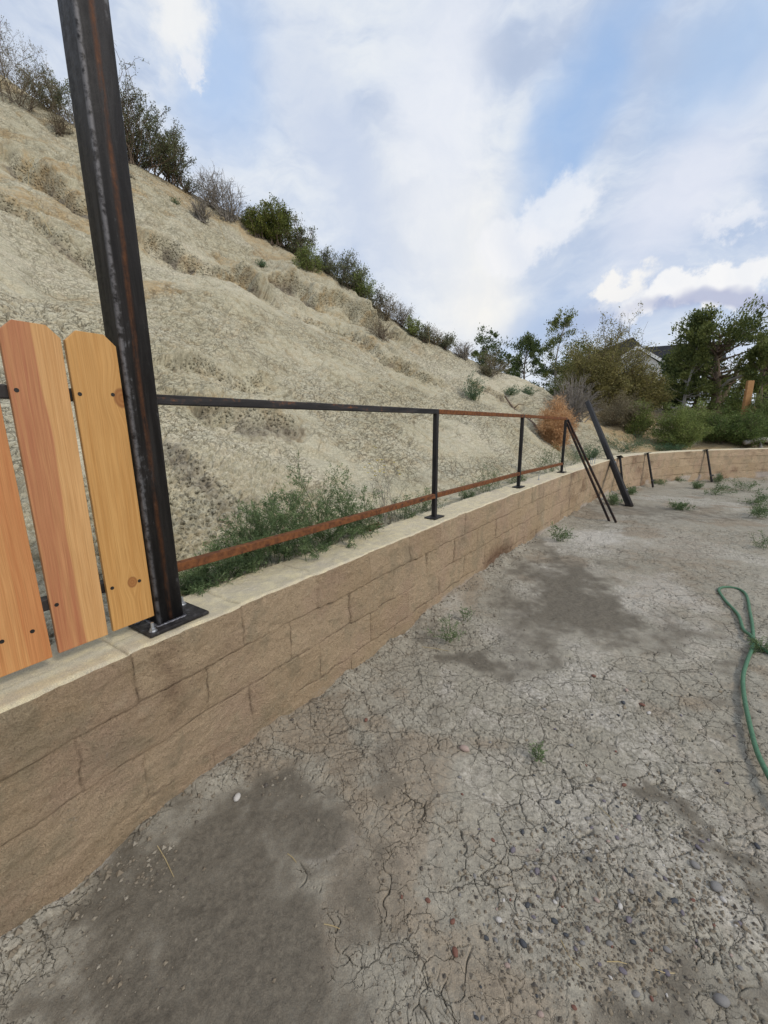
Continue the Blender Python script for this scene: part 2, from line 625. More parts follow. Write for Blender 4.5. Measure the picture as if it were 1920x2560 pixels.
def wall_mat(name, top):
    """data: R joint, G stain, B salt, A block tone"""
    m, t, bs = new_mat(name)
    co = obj_co(t)
    jt, stn_shade, salt, tone = attr(t)
    n_big = t.noise(co, 2.3, 4, .6)
    n_mid = t.noise(co, 16, 5, .65)
    n_fine = t.noise(co, 95, 4, .7)
    n_grit = t.noise(co, 330, 3, .7)
    if top:
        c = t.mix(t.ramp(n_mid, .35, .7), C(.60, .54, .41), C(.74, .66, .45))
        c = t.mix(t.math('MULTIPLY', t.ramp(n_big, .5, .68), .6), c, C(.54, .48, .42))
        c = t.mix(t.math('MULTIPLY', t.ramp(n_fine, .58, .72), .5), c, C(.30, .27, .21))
    else:
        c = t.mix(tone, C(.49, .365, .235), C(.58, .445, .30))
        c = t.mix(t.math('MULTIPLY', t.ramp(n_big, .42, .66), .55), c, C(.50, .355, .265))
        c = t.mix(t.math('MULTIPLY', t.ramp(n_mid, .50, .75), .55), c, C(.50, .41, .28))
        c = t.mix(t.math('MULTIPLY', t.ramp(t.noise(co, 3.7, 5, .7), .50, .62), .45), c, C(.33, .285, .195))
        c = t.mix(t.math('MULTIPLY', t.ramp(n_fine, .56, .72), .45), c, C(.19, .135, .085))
    s2 = t.ramp(t.math('ADD', stn_shade, t.math('MULTIPLY', t.math('SUBTRACT', n_mid, .5), .8)), .25, .9)
    c = t.mix(t.math('MULTIPLY', s2, .75), c, C(.15, .075, .045))
    w2 = t.ramp(t.math('ADD', salt, t.math('MULTIPLY', t.math('SUBTRACT', n_fine, .5), 1.6)), .45, 1.1)
    c = t.mix(t.math('MULTIPLY', w2, .7), c, C(.55, .52, .49))
    line = None
    if not top:
        sl = t.n('ShaderNodeAttribute', attribute_name='sl').outputs['Vector']
        sp = t.n('ShaderNodeSeparateXYZ')
        t.put(sp.inputs[0], sl)
        zr = t.math('DIVIDE', sp.outputs[1], .20)
        row = t.math('FLOOR', zr)
        fz = t.math('SUBTRACT', zr, row)
        odd = t.math('FLOORED_MODULO', row, 2.0)
        cx = t.math('ADD', t.math('DIVIDE', sp.outputs[0], .45), t.math('MULTIPLY', odd, .42))
        fx = t.math('FRACT', cx)
        dx = t.math('MULTIPLY', t.math('MINIMUM', fx, t.math('SUBTRACT', 1.0, fx)), .45)
        dz = t.math('MULTIPLY', t.math('MINIMUM', t.math('ADD', fz, t.math('LESS_THAN', row, .5)), t.math('SUBTRACT', 1.0, fz)), .20)
        dj = t.math('MINIMUM', dx, dz)
        dj = t.math('ADD', dj, t.math('MULTIPLY', t.math('SUBTRACT', n_fine, .5), .006))
        line = t.math('MULTIPLY', t.ramp(dj, .0034, .0008), t.math('MULTIPLY', sp.outputs[2], t.ramp(n_mid, .40, .58, .12, 1)))
        c = t.mix(t.math('MULTIPLY', line, .5), c, C(.13, .095, .06))
    c = t.mix(t.math('MULTIPLY', jt, .25), c, C(.13, .095, .065))
    c = t.mix(1.0, c, t.mix(t.ramp(n_grit, .3, .7), C(.80, .79, .78), C(1.17, 1.17, 1.16)), 'MULTIPLY')
    t.put(bs.inputs['Base Color'], c)
    bs.inputs['Roughness'].default_value = .92
    bs.inputs['Specular IOR Level'].default_value = .2
    b0 = None
    if not top:
        rough = t.noise(co, 34, 7, .72)
        b0 = bump(t, bs, t.math('SUBTRACT', rough, t.math('MULTIPLY', line, .35)), .045, .9)
        vo = t.n('ShaderNodeTexVoronoi', feature='F1')
        t.put(vo.inputs['Vector'], co)
        vo.inputs['Scale'].default_value = 130
        b0 = bump(t, bs, vo.outputs['Distance'], .006, .7, b0)
    b1 = bump(t, bs, n_fine, .012, .7 if not top else .4, b0)
    bump(t, bs, n_grit, .005, .9, b1)
    return m


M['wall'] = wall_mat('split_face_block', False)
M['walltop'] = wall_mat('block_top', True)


def steel_mat(name, rust, streak=False, along='Z', scuff=.5):
    """bare mill-scale steel; rust 0..1 says how much of it has rusted"""
    m, t, bs = new_mat(name)
    co = obj_co(t)
    st = {'Z': (14, 14, 1.1), 'X': (1.1, 14, 14)}[along]
    v = t.scale(co, st)
    n1 = t.noise(v, 2.2, 6, .7, dist=.4)
    n2 = t.noise(co, 38, 5, .7)
    n3 = t.noise(co, 210, 3, .7)
    c = t.mix(t.ramp(n1, .35, .7), C(.015, .014, .0145), C(.042, .039, .039))
    sc = t.math('MULTIPLY', t.ramp(t.math('ADD', n1, t.math('MULTIPLY', t.math('SUBTRACT', n2, .5), .7)), .56, .76), scuff)
    if streak:
        s0_ = t.n('ShaderNodeSeparateXYZ')
        t.put(s0_.inputs[0], co)
        zone = t.math('ADD', t.ramp(s0_.outputs[0], .008, -.022), t.math('MULTIPLY', t.ramp(s0_.outputs[0], .022, .036), .7))
        sc = t.math('MULTIPLY', t.math('MULTIPLY', sc, zone), t.ramp(s0_.outputs[1], -.035, -.047, .12, 1.0))
    c = t.mix(sc, c, C(.19, .195, .21))
    rc = t.mix(t.ramp(n2, .3, .7), C(.085, .034, .017), C(.21, .085, .034))
    rm = t.ramp(t.math('ADD', t.math('MULTIPLY', n1, .6), t.math('MULTIPLY', n2, .4)), .78 - rust * .55, .92 - rust * .55)
    if streak:
        sp = t.n('ShaderNodeSeparateXYZ')
        t.put(sp.inputs[0], co)
        wob = t.math('MULTIPLY', t.math('SUBTRACT', t.noise(t.scale(co, (0, 0, 1.6)), 1.0, 4, .6), .5), .035)
        dx = t.math('ABSOLUTE', t.math('SUBTRACT', t.math('SUBTRACT', sp.outputs[0], -.003), wob))
        line = t.math('MULTIPLY', t.ramp(dx, .013, .002), t.ramp(t.noise(t.scale(co, (30, 30, 5)), 1.0, 4, .7), .36, .58))
        front = t.ramp(sp.outputs[1], -.03, -.045)
        rm = t.math('MAXIMUM', t.math('MULTIPLY', rm, .5), t.math('MULTIPLY', t.math('MULTIPLY', line, front), .58))
        # scuffed arris, its highlight line painted in
        ex = t.math('ABSOLUTE', t.math('ADD', sp.outputs[0], .046))
        edge = t.math('MULTIPLY', t.math('MULTIPLY', t.ramp(ex, .010, .001), t.ramp(sp.outputs[1], -.034, -.045)), t.ramp(n2, .36, .58))
        c = t.mix(t.math('MULTIPLY', edge, .6), c, C(.26, .255, .27))
    c = t.mix(rm, c, rc)
    t.put(bs.inputs['Base Color'], c)
    bs.inputs['Metallic'].default_value = .0
    t.put(bs.inputs['Roughness'], t.math('ADD', t.math('MULTIPLY', rm, .35), t.ramp(n2, .3, .7, .45, .65)))
    bs.inputs['Specular IOR Level'].default_value = .22
    b1 = bump(t, bs, n2, .0018, .5)
    bump(t, bs, n3, .0008, .6, b1)
    return m


M['post'] = steel_mat('mill_scale_steel', .18, True, scuff=.75)
M['steel'] = steel_mat('dark_steel', .30, scuff=.03)
M['plate'] = steel_mat('plate_steel', .12, scuff=.35)
M['rail_rust'] = steel_mat('rusted_steel', .82, along='X', scuff=.2)
M['rail_part'] = steel_mat('part_rusted_steel', .42, along='X', scuff=.1)
M['angle'] = steel_mat('rusting_angle_iron', .55, scuff=.1)
M['scrap'] = steel_mat('rusty_scrap', .95, scuff=0)


def plain_mat(name, c, rough=.6, metal=0.0, c2=None, nscale=30, bdist=.002, spec=.4):
    m, t, bs = new_mat(name)
    co = obj_co(t)
    n = t.noise(co, nscale, 5, .65)
    t.put(bs.inputs['Base Color'], t.mix(t.ramp(n, .3, .7), C(*c), C(*(c2 or [x * 1.35 for x in c]))))
    bs.inputs['Roughness'].default_value = rough
    bs.inputs['Metallic'].default_value = metal
    bs.inputs['Specular IOR Level'].default_value = spec
    if bdist:
        bump(t, bs, n, bdist, .6)
    return m


M['zinc'] = plain_mat('zinc_plated', (.42, .44, .47), .38, .8, nscale=80, bdist=.0005)
M['weld'] = plain_mat('weld_bead', (.26, .26, .29), .35, .5, (.60, .60, .65), 160, .002)
M['screw'] = plain_mat('dark_screw', (.02, .018, .016), .5, .3)
M['hose'] = plain_mat('green_hose_rubber', (.050, .135, .075), .6, 0, (.085, .19, .11), 60, .0008)
M['bark'] = plain_mat('juniper_bark', (.10, .070, .050), .9, 0, (.24, .19, .15), 24, .02, .1)
M['deadwood'] = plain_mat('bleached_deadwood', (.30, .275, .25), .9, 0, (.42, .40, .38), 30, .006, .1)
M['twig'] = plain_mat('brown_twig', (.105, .080, .058), .9, 0, (.18, .145, .11), 20, 0, .1)
M['greytwig'] = plain_mat('grey_twig', (.17, .152, .135), .9, 0, (.29, .265, .235), 14, 0, .1)
M['redtwig'] = plain_mat('orange_dead_stem', (.30, .16, .075), .9, 0, (.46, .27, .13), 10, 0, .1)
M['weedstem'] = plain_mat('green_stem', (.075, .11, .05), .8, 0, (.12, .15, .07), 20, 0, .1)
M['straw'] = plain_mat('dry_straw', (.40, .31, .16), .8, 0, (.50, .41, .24), 20, 0, .1)
M['roof'] = plain_mat('charcoal_shingle', (.016, .017, .021), .85, 0, (.034, .035, .041), 3, .01, .1)
M['gable'] = plain_mat('white_siding', (.76, .76, .76), .7, 0, (.82, .82, .81), 3, 0)
M['stucco'] = plain_mat('brown_stucco', (.15, .11, .085), .9, 0, (.20, .15, .115), 8, .004)
M['trim'] = plain_mat('brown_trim', (.10, .065, .05), .7, 0, (.13, .09, .07), 8, .002)
M['glass'] = plain_mat('dark_glass', (.010, .014, .022), .08, 0, (.014, .02, .03), 1, 0, .5)
M['stakewood'] = plain_mat('weathered_orange_wood', (.31, .15, .055), .75, 0, (.40, .22, .09), 12, .002)
M['rock'] = plain_mat('pale_rock', (.33, .28, .21), .9, 0, (.46, .41, .33), 9, .02, .1)


def leaf_mat(name, dark, light, tip=None, trans=.25):
    """data R picks the tone of each leaf"""
    m, t, bs = new_mat(name)
    r, g, b, a = attr(t)
    c = t.mix(r, C(*dark), C(*light))
    if tip:
        c = t.mix(t.ramp(g, .80, .95), c, C(*tip))
    t.put(bs.inputs['Base Color'], c)
    bs.inputs['Roughness'].default_value = .65
    bs.inputs['Specular IOR Level'].default_value = .2
    tr = t.n('ShaderNodeBsdfTranslucent')
    t.put(tr.inputs[0], c)
    ms = t.n('ShaderNodeMixShader')
    ms.inputs[0].default_value = trans
    t.t.links.new(bs.outputs[0], ms.inputs[1])
    t.t.links.new(tr.outputs[0], ms.inputs[2])
    out = [n for n in t.t.nodes if n.type == 'OUTPUT_MATERIAL'][0]
    t.t.links.new(ms.outputs[0], out.inputs[0])
    return m


M['juniper'] = leaf_mat('juniper_foliage', (.062, .088, .028), (.225, .250, .080))
M['juniper_y'] = leaf_mat('yellowish_juniper_foliage', (.065, .095, .022), (.235, .255, .065))
M['pine'] = leaf_mat('dark_pine_needles', (.048, .078, .030), (.150, .190, .070))
M['sage'] = leaf_mat('grey_green_sage_leaves', (.105, .120, .072), (.240, .255, .155))
M['sagebrown'] = leaf_mat('brown_dry_leaves', (.150, .128, .080), (.300, .262, .165))
M['olive'] = leaf_mat('olive_yellow_leaves', (.125, .122, .045), (.345, .305, .115))
M['bright'] = leaf_mat('bright_green_leaves', (.105, .150, .040), (.300, .350, .115))
M['midgreen'] = leaf_mat('mid_green_leaves', (.065, .110, .032), (.200, .260, .080))
M['sagedark'] = leaf_mat('olive_sage_leaves', (.070, .082, .042), (.185, .205, .105))
M['weed'] = leaf_mat('weed_leaves', (.080, .130, .056), (.205, .275, .130))
M['bluegreen'] = leaf_mat('blue_green_leaves', (.055, .115, .065), (.130, .215, .120))
M['flower'] = leaf_mat('yellow_petals', (.62, .48, .03), (.80, .66, .06))
M['rusttwig'] = leaf_mat('tumbleweed_orange', (.42, .245, .12), (.74, .48, .27))


def cedar_mat(name, base, grain, heart=None, heart_x=0.0, heart_side=-1, knots=(), length_shift=0.0):
    """planed cedar, grain along local Z; heart = red-brown heartwood on one side of a wavy line"""
    m, t, bs = new_mat(name)
    co = t.vmath('ADD', obj_co(t), (0, 0, length_shift))
    sp = t.n('ShaderNodeSeparateXYZ')
    t.put(sp.inputs[0], co)
    x, z = sp.outputs[0], sp.outputs[2]
    warp = t.math('MULTIPLY', t.math('SUBTRACT', t.noise(t.scale(co, (3, 1, 1.2)), 1.5, 2, .5), .5), .022)
    xx = t.math('ADD', x, warp)
    kd = None
    for kx, kz, kr in knots:
        dx = t.math('SUBTRACT', x, kx)
        dz = t.math('MULTIPLY', t.math('SUBTRACT', z, kz), .8)
        rr = t.math('SQRT', t.math('ADD', t.math('MULTIPLY', dx, dx), t.math('MULTIPLY', dz, dz)))
        push = t.math('MULTIPLY', t.ramp(rr, kr * 4, 0.0), t.math('MULTIPLY', t.math('SIGN', dx), kr * 1.1))
        xx = t.math('SUBTRACT', xx, push)
        kd = t.math('DIVIDE', rr, kr) if kd is None else t.math('MINIMUM', kd, t.math('DIVIDE', rr, kr))
    cv = t.n('ShaderNodeCombineXYZ')
    t.put(cv.inputs[0], t.math('MULTIPLY', xx, 60.0))
    t.put(cv.inputs[2], t.math('MULTIPLY', z, 1.3))
    g1 = t.noise(cv.outputs[0], 1.0, 5, .65)
    cv2 = t.n('ShaderNodeCombineXYZ')
    t.put(cv2.inputs[0], t.math('MULTIPLY', xx, 420.0))
    t.put(cv2.inputs[2], t.math('MULTIPLY', z, 6.0))
    g2 = t.noise(cv2.outputs[0], 1.0, 3, .6)
    nb = t.noise(t.scale(co, (5, 1, 2.0)), 2.0, 4, .6)
    c = t.mix(t.ramp(g1, .32, .70), base, grain)
    c = t.mix(t.math('MULTIPLY', t.ramp(nb, .42, .68), .5), c, t.mix(.5, base, grain))
    if heart:
        hx = t.math('ADD', t.math('SUBTRACT', x, heart_x), t.math('MULTIPLY', t.math('SUBTRACT', t.noise(t.scale(co, (0, 0, 1.7)), 1.0, 2, .5), .5), .075))
        hm = t.ramp(t.math('MULTIPLY', hx, float(heart_side)), -.003, .004)
        hc = t.mix(t.ramp(g1, .3, .7), heart, t.mix(.45, heart, base))
        c = t.mix(hm, c, hc)
    c = t.mix(1.0, c, t.mix(t.ramp(g2, .3, .7), C(.86, .84, .80), C(1.10, 1.10, 1.10)), 'MULTIPLY')
    if kd is not None:
        ring = t.math('SINE', t.math('MULTIPLY', kd, 13.0))
        kc = t.mix(t.math('MULTIPLY', t.ramp(ring, -1, 1), t.ramp(g2, .3, .7)), C(.30, .125, .036), C(.40, .19, .06))
        c = t.mix(t.ramp(kd, 1.15, .85), c, kc)
        c = t.mix(t.ramp(t.math('ABSOLUTE', t.math('SUBTRACT', kd, 1.0)), .22, .02, 0, .4), c, C(.20, .075, .024))
    t.put(bs.inputs['Base Color'], c)
    t.put(bs.inputs['Roughness'], t.ramp(g1, .3, .7, .48, .62))
    bs.inputs['Specular IOR Level'].default_value = .35
    bump(t, bs, g2, .0006, .5)
    return m


# ------------------------------------------------------------------ the yard: one sheet of cracked bare soil out to the horizon


def ellipse(u, v, ru, rv, shear=0.0):
    """a photo-sized patch laid on the ground: centre and inverse axes in ground coordinates"""
    c = at_z(u, v, 0)[:2]
    a = at_z(u + ru, v + shear, 0)[:2] - c
    b = at_z(u, v - rv, 0)[:2] - c
    return c, np.linalg.inv(np.stack([a, b], 1))


def patch(x, y, e, wx, wy):
    c, Mi = e
    p, q = x + wx - c[0], y + wy - c[1]
    r = np.sqrt((Mi[0, 0] * p + Mi[0, 1] * q) ** 2 + (Mi[1, 0] * p + Mi[1, 1] * q) ** 2)
    return 1 - sstep(.15, 1.35, r)


def build_yard():
    th = np.radians(np.concatenate([np.linspace(-180, -62, 60, endpoint=False), np.linspace(-62, 64, 1080, endpoint=False), np.linspace(64, 180, 60)]))
    r = np.concatenate([[.02, .15, .3, .42], np.geomspace(.5, 16, 1150), np.geomspace(16.5, 900, 40)])
    Rr, Th = np.meshgrid(r, th, indexing='ij')
    x, y = (Rr * np.sin(Th)).astype(np.float32), (Rr * np.cos(Th)).astype(np.float32)
    near = 1 - sstep(9, 20, Rr)
    wx, wy = fbm(x * 2.3, y * 2.3, 3, 5, .6) * .20, fbm(x * 2.3, y * 2.3, 9, 5, .6) * .20
    dark = np.zeros_like(x)
    for args, k in [((560, 2300, 400, 330), 1.0), ((700, 2020, 230, 150), .95), ((300, 2480, 330, 180), .9), ((900, 2150, 110, 170), .55),
                    ((1215, 1655, 130, 55), .85), ((1080, 1560, 60, 40), .5), ((1420, 1480, 160, 105), .95), ((1350, 1400, 70, 60), .7), ((1640, 1560, 200, 45), .55), ((1600, 1270, 260, 20), .6), ((1350, 1640, 130, 50), .6),
                    ((1665, 1960, 55, 90), .8), ((1725, 2050, 60, 70), .8), ((1830, 2180, 130, 170), .75), ((1560, 2470, 260, 130), .75), ((1420, 2160, 90, 60), .5), ((1860, 1700, 70, 130), .5),
                    ((1750, 1290, 250, 18), .5), ((1120, 1810, 100, 50), .45), ((960, 1880, 70, 90), .5), ((1080, 1905, 50, 60), .45), ((1820, 2420, 160, 180), .6), ((960, 2330, 40, 60), .45)]:
        dark = np.maximum(dark, k * patch(x, y, ellipse(*args), wx, wy))
    pale = np.zeros_like(x)
    for args, k in [((1480, 1350, 160, 40), .85), ((1640, 1480, 150, 70), .8), ((1750, 1580, 150, 60), .5), ((832, 2110, 55, 45), .7), ((1300, 1850, 300, 120), .35), ((1480, 1700, 260, 120), .5), ((1450, 2000, 200, 120), .4), ((1150, 1750, 160, 60), .4), ((1700, 1800, 120, 100), .45)]:
        pale = np.maximum(pale, k * patch(x, y, ellipse(*args), wx, wy))
    clay = np.zeros_like(x)
    for args, k in [((1180, 1480, 90, 50), .8), ((1700, 1400, 260, 120), .55), ((1120, 2000, 140, 120), .5), ((1000, 1750, 90, 60), .4), ((1800, 1900, 150, 200), .4), ((1500, 2300, 200, 120), .35)]:
        clay = np.maximum(clay, k * patch(x, y, ellipse(*args), wx, wy))
    pale = np.maximum(pale, .45 * sstep(.1, .8, fbm(x * 1.1, y * 1.1, 41, 3)))
    clay = np.maximum(clay, .75 * sstep(.25, .9, fbm(x * 1.7, y * 1.7, 77, 4)))
    sx, sy = x + fbm(x * 9, y * 9, 21, 3) * .03, y + fbm(x * 9, y * 9, 25, 3) * .03
    act = sstep(-.45, .25, fbm(x * 1.6, y * 1.6, 5, 3) + .22) * (1 - sstep(.25, .6, dark))
    f1, f2, cid = voro(sx / .085, sy / .085, 1)
    wid = .020 + .040 * vnoise(x * 7, y * 7, 8)
    c1 = (1 - sstep(0, np.maximum(wid, .008), f2 - f1)) * sstep(.1, .5, act + .25 * vnoise(x * 5, y * 5, 31))
    g1, g2, gid = voro(sx / .036 + 7, sy / .036, 2)
    c2 = (1 - sstep(0, .10, g2 - g1)) * sstep(.35, .7, act * (vnoise(x * 4, y * 4, 33) * .5 + .6))
    crack = np.clip(.8 * c1 + .25 * c2, 0, 1) * (1 - sstep(6, 12, Rr))
    z = yard_z(x, y)
    z = z + .016 * fbm(x * 1.3, y * 1.3, 51, 3) * near
    rough = .0042 * fbm(x * 13, y * 13, 61, 4)
    lump = sstep(.15, .9, fbm(x * 3, y * 3, 71, 3) + .25 * dark)
    k1, k2, kid = voro(x / .028, y / .028, 12)
    clods = lump * np.maximum(0, .30 - k1) * .010 * (kid > .7) * (dark < .3)
    z = z + (rough + clods + (.5 * clods * (dark > .3)) - .014 * c1 - .006 * c2 + .004 * (cid - .5) * act) * near
    # soil thrown up against the foot of the wall
    wl = WL[(WS > 3) & (WS < 26)][::3]
    dmin = np.full(x.shape, 9., np.float32)
    sel = (Rr < 17) & (Th > -1.1) & (Th < 1.15)
    xs_, ys_ = x[sel], y[sel]
    dm = np.full(xs_.shape, 9., np.float32)
    for px, py in wl:
        dm = np.minimum(dm, (xs_ - px) ** 2 + (ys_ - py) ** 2)
    dmin[sel] = np.sqrt(dm)
    foot = np.exp(-(dmin / .11) ** 2) * (.035 + .035 * fbm(x * 3.1, y * 3.1, 91, 3))
    z = z + foot
    pale = np.maximum(pale, np.exp(-(dmin / .045) ** 2) * .8 * sstep(-.2, .5, fbm(x * 2.2, y * 2.2, 14, 3)))
    V = np.stack([x, y, z], -1).reshape(-1, 3)
    D = np.stack([crack * .9, dark, pale, clay], -1).reshape(-1, 4)
    SL = np.stack([x, y, np.clip(.25 + act, 0, 1) * (1 - sstep(.3, .65, dark))], -1)
    o = link_mesh('ground', V, grid_quads(len(r), len(th))[:, ::-1], None, M['yard'], None, True, D, sl=SL)
    tag(o, 'bare cracked pale soil of the yard with dark damp patches', 'ground', kind='structure')


build_yard()

# ------------------------------------------------------------------ the hillside behind the wall


def seg_field(s, n, pts):
    """signed distance (uphill positive) to a polyline in (s, n) and how far along it"""
    best = np.full(s.shape, 99., np.float32)
    sgn = np.zeros(s.shape, np.float32)
    pts = np.asarray(pts, float)
    for a, b in zip(pts[:-1], pts[1:]):
        ab = b - a
        L2 = ab @ ab
        t = np.clip(((s - a[0]) * ab[0] + (n - a[1]) * ab[1]) / L2, 0, 1)
        dx, dy = s - (a[0] + t * ab[0]), n - (a[1] + t * ab[1])
        d = np.sqrt(dx * dx + dy * dy)
        side = np.sign(ab[0] * dy - ab[1] * dx)
        m = d < best
        best = np.where(m, d, best)
        sgn = np.where(m, side, sgn)
    return best * sgn, best


def px_sn(pts):
    out = []
    for u, v in pts:
        h = hit(u, v)
        out.append((h[1], h[2]))
    return out


def build_hill():
    s = np.concatenate([np.linspace(-4, 4, 50, endpoint=False), np.linspace(4, 7.2, 120, endpoint=False), 7.2 + (np.geomspace(1.0, 8.2, 820) - 1) * 1.75, np.linspace(19.9, 34, 240), np.linspace(34.3, 70, 40)])
    n = np.concatenate([[.20, .24], .28 + (np.geomspace(1, 8.6, 820) - 1) * 1.6, np.geomspace(12.6, 60, 90), np.geomspace(64, 900, 26)])
    Sg, Ng = np.meshgrid(s, n, indexing='ij')
    P = wp(Sg, Ng)
    # far columns must not fan into one another
    x, y = P[..., 0], P[..., 1]
    z = hill_z(Sg, Ng)
    S, Nn = Sg.astype(np.float32), Ng.astype(np.float32)
    # slope direction for displacement
    dz = np.gradient(z, n, axis=1)
    nz = 1 / np.sqrt(1 + dz * dz)
    nh = -dz * nz
    L = (Nn * 1.27).astype(np.float32)           # length measured up the slope
    on = sstep(.75, 1.6, Nn) * (1 - sstep(12, 20, Nn))
    soft = sstep(.30, .6, Nn) * (1 - sstep(14, 40, Nn))
    d = on * (.13 * fbm(S * .55, L * .55, 1, 3) + .032 * fbm(S * 1.7, L * 1.7, 4, 3))
    # keep the skyline where it was
    rn = np.interp(Sg, R_S, R_N)
    d = d * (1 - .6 * np.exp(-((Nn - rn) / .8) ** 2))
    rill = np.abs(fbm(S * 1.5 + .25 * L, L * .22, 15, 3))
    d = d - on * .045 * np.exp(-(rill / .09) ** 2)
    d += soft * (.008 * fbm(S * 6, L * 6, 8, 3) + .0025 * fbm(S * 26, L * 26, 28, 3))
    dark = np.zeros_like(S)
    clay = np.zeros_like(S)
    pale = .5 * sstep(0, .9, fbm(S * .45, L * .45, 39, 3))
    # broken ledges, traced where the photo shows them, each a lip above an undercut
    wob = .14 * fbm(S * 1.5, L * 1.5, 81, 3, .45)
    ledges = [
        ([(370, 575), (430, 600), (480, 625), (540, 645), (590, 660), (640, 700)], .16, .8),
        ([(690, 690), (740, 705), (790, 740), (850, 765), (930, 800), (990, 835)], .17, .7),
        ([(760, 775), (830, 800), (900, 840), (960, 880), (1020, 905)], .09, .5),
        ([(20, 370), (110, 420), (180, 455), (215, 500)], .15, .8),
        ([(10, 500), (110, 545), (200, 600), (255, 640)], .09, .5),
        ([(430, 925), (520, 925), (570, 945), (650, 930)], .07, .3),
        ([(530, 1040), (580, 1060), (640, 1070), (720, 1060)], .10, .6),
        ([(1010, 905), (1060, 935), (1110, 955)], .07, .4),
        ([(1190, 960), (1240, 985), (1300, 1005)], .09, .6),
    ]
    band = np.zeros_like(S)
    for pts, amp, cl in ledges:
        q = px_sn(pts)
        q = sorted(q)
        sd_, ad = seg_field(S, Nn, q)
        sd_ = sd_ + wob
        ends = np.exp(-np.maximum(0, np.abs(S - np.mean([a for a, b in q])) - (q[-1][0] - q[0][0]) * .5) ** 2 / .05)
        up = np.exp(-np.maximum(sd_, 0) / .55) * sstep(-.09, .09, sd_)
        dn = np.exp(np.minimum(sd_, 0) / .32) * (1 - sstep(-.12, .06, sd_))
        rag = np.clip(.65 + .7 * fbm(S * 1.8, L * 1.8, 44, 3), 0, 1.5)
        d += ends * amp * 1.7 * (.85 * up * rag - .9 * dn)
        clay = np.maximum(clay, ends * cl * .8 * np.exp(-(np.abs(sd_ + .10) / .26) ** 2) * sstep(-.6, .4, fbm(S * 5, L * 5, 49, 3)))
        dark = np.maximum(dark, ends * cl * np.exp(-((sd_ + .10) / .09) ** 2) * sstep(-.3, .4, fbm(S * 3, L * 3, 48, 3)))  # undercut shade painted as a dark band below each lip
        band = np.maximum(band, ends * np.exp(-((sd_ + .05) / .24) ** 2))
        crumb = np.exp(-(np.abs(sd_ + .05) / .2) ** 2) * ends
        f1, f2, ci = voro((S + .6 * wob) / .24, (L + .3 * wob) / .10, 66)
        j1, j2, jj = voro((S + .5 * wob) / .11, L / .05, 67)
        d += crumb * (.07 * (ci - .5) + .035 * (jj - .5) + .02 * fbm(S * 9, L * 9, 46, 3))
    # gully with the dead root in it
    g = px_sn([(1270, 985), (1310, 1025), (1345, 1060), (1385, 1100), (1425, 1135)])
    sd_, ad = seg_field(S, Nn, g)
    d -= .26 * np.exp(-(ad / .22) ** 2)
    dark = np.maximum(dark, .5 * np.exp(-(ad / .12) ** 2))
    # earth bank to the right: brown dirt
    bank = sstep(18.6, 20.0, S) * (1 - sstep(10, 30, Nn))
    clay = np.maximum(clay, bank * (.55 + .4 * fbm(S * .8, L * .8, 95, 3)))
    d += bank * .10 * fbm(S * 1.1, L * 1.1, 97, 4) * sstep(.5, 1.2, Nn)
    # upper slope is yellower, flaky and layered along the strata
    upper = sstep(2.2, 5.0, Nn + .8 * fbm(S * .6, L * .6, 57, 2)) * (1 - sstep(15, 17.5, S))
    fl = fbm(S * 3.2 + .3 * L, L * 11, 58, 4)
    d += on * upper * .009 * fl
    clay = np.maximum(clay, .6 * upper * sstep(-.1, .9, fbm(S * .9, L * 1.6, 59, 4)))
    # mud cracks: small plates low down, bigger broken plates higher up
    sx, ly = S + .035 * fbm(S * 8, L * 8, 21, 3), L + .035 * fbm(S * 8, L * 8, 23, 3)
    f1, f2, cid = voro(sx / .12, ly / .10, 2)
    m1 = sstep(-.35, .35, fbm(S * 1.0, L * 1.0, 71, 3) + .15)
    w1 = np.clip(.075 + .012 * Nn + .07 * vnoise(S * 5, L * 5, 6), .015, .24)
    c1 = (1 - sstep(0, w1, f2 - f1)) * m1 * (1 - .6 * upper)
    g1, g2, gid = voro(sx / .30, ly / .20, 3)
    c2 = (1 - sstep(0, np.clip(.04 + .012 * Nn + .06 * vnoise(S * 3, L * 3, 9), .01, .2), g2 - g1)) * sstep(-.3, .3, vnoise(S * 1.3, L * 1.3, 10) + .1)
    h1, h2_, hid = voro(sx / .055 + 3, ly / .036, 4)
    c3 = (1 - sstep(0, .16, h2_ - h1)) * sstep(.0, .45, fbm(S * 1.2, L * 1.2, 74, 3))
    # small chips, carved and with their shadow painted in: open ends of flakes, longer across the slope than up it
    e1, e2, eid = voro(sx / .21 + .9 * ly, ly / .085, 5)
    chip = (1 - sstep(.10, .34, e1)) * (eid > .55) * sstep(1.0, 2.5, Nn)
    crack = np.clip(.6 * c1 + .6 * c2, 0, 1)
    d += soft * (-.028 * c1 - .030 * c2 - .030 * chip + .006 * (cid - .5) * m1 + .006 * (gid - .5))
    crack = np.clip(crack + .6 * chip, 0, 1) * soft
    # heap of crumbled clods and a fan of fine grey grit at the foot of the slope
    hc = hit(520, 1290)
    heap = np.exp(-((S - hc[1]) / 1.0) ** 2 - ((Nn - hc[2]) / .55) ** 2)
    k1, k2, kid = voro(S / .055, L / .05, 31)
    j1, j2, jid = voro(S / .024, L / .024, 35)
    clod = np.sqrt(np.clip(1 - (k1 / .52) ** 2, 0, 1)) * (.3 + kid)
    clod2 = np.sqrt(np.clip(1 - (j1 / .52) ** 2, 0, 1)) * jid
    foot = np.maximum(sstep(.15, .55, heap), .7 * (1 - sstep(.6, 1.0, Nn + .15 * fbm(S * 2, L * 2, 36, 3))) * (1 - sstep(9.6, 10.6, S)))
    d += foot * (.042 * clod + .020 * clod2)
    crack *= 1 - .8 * foot
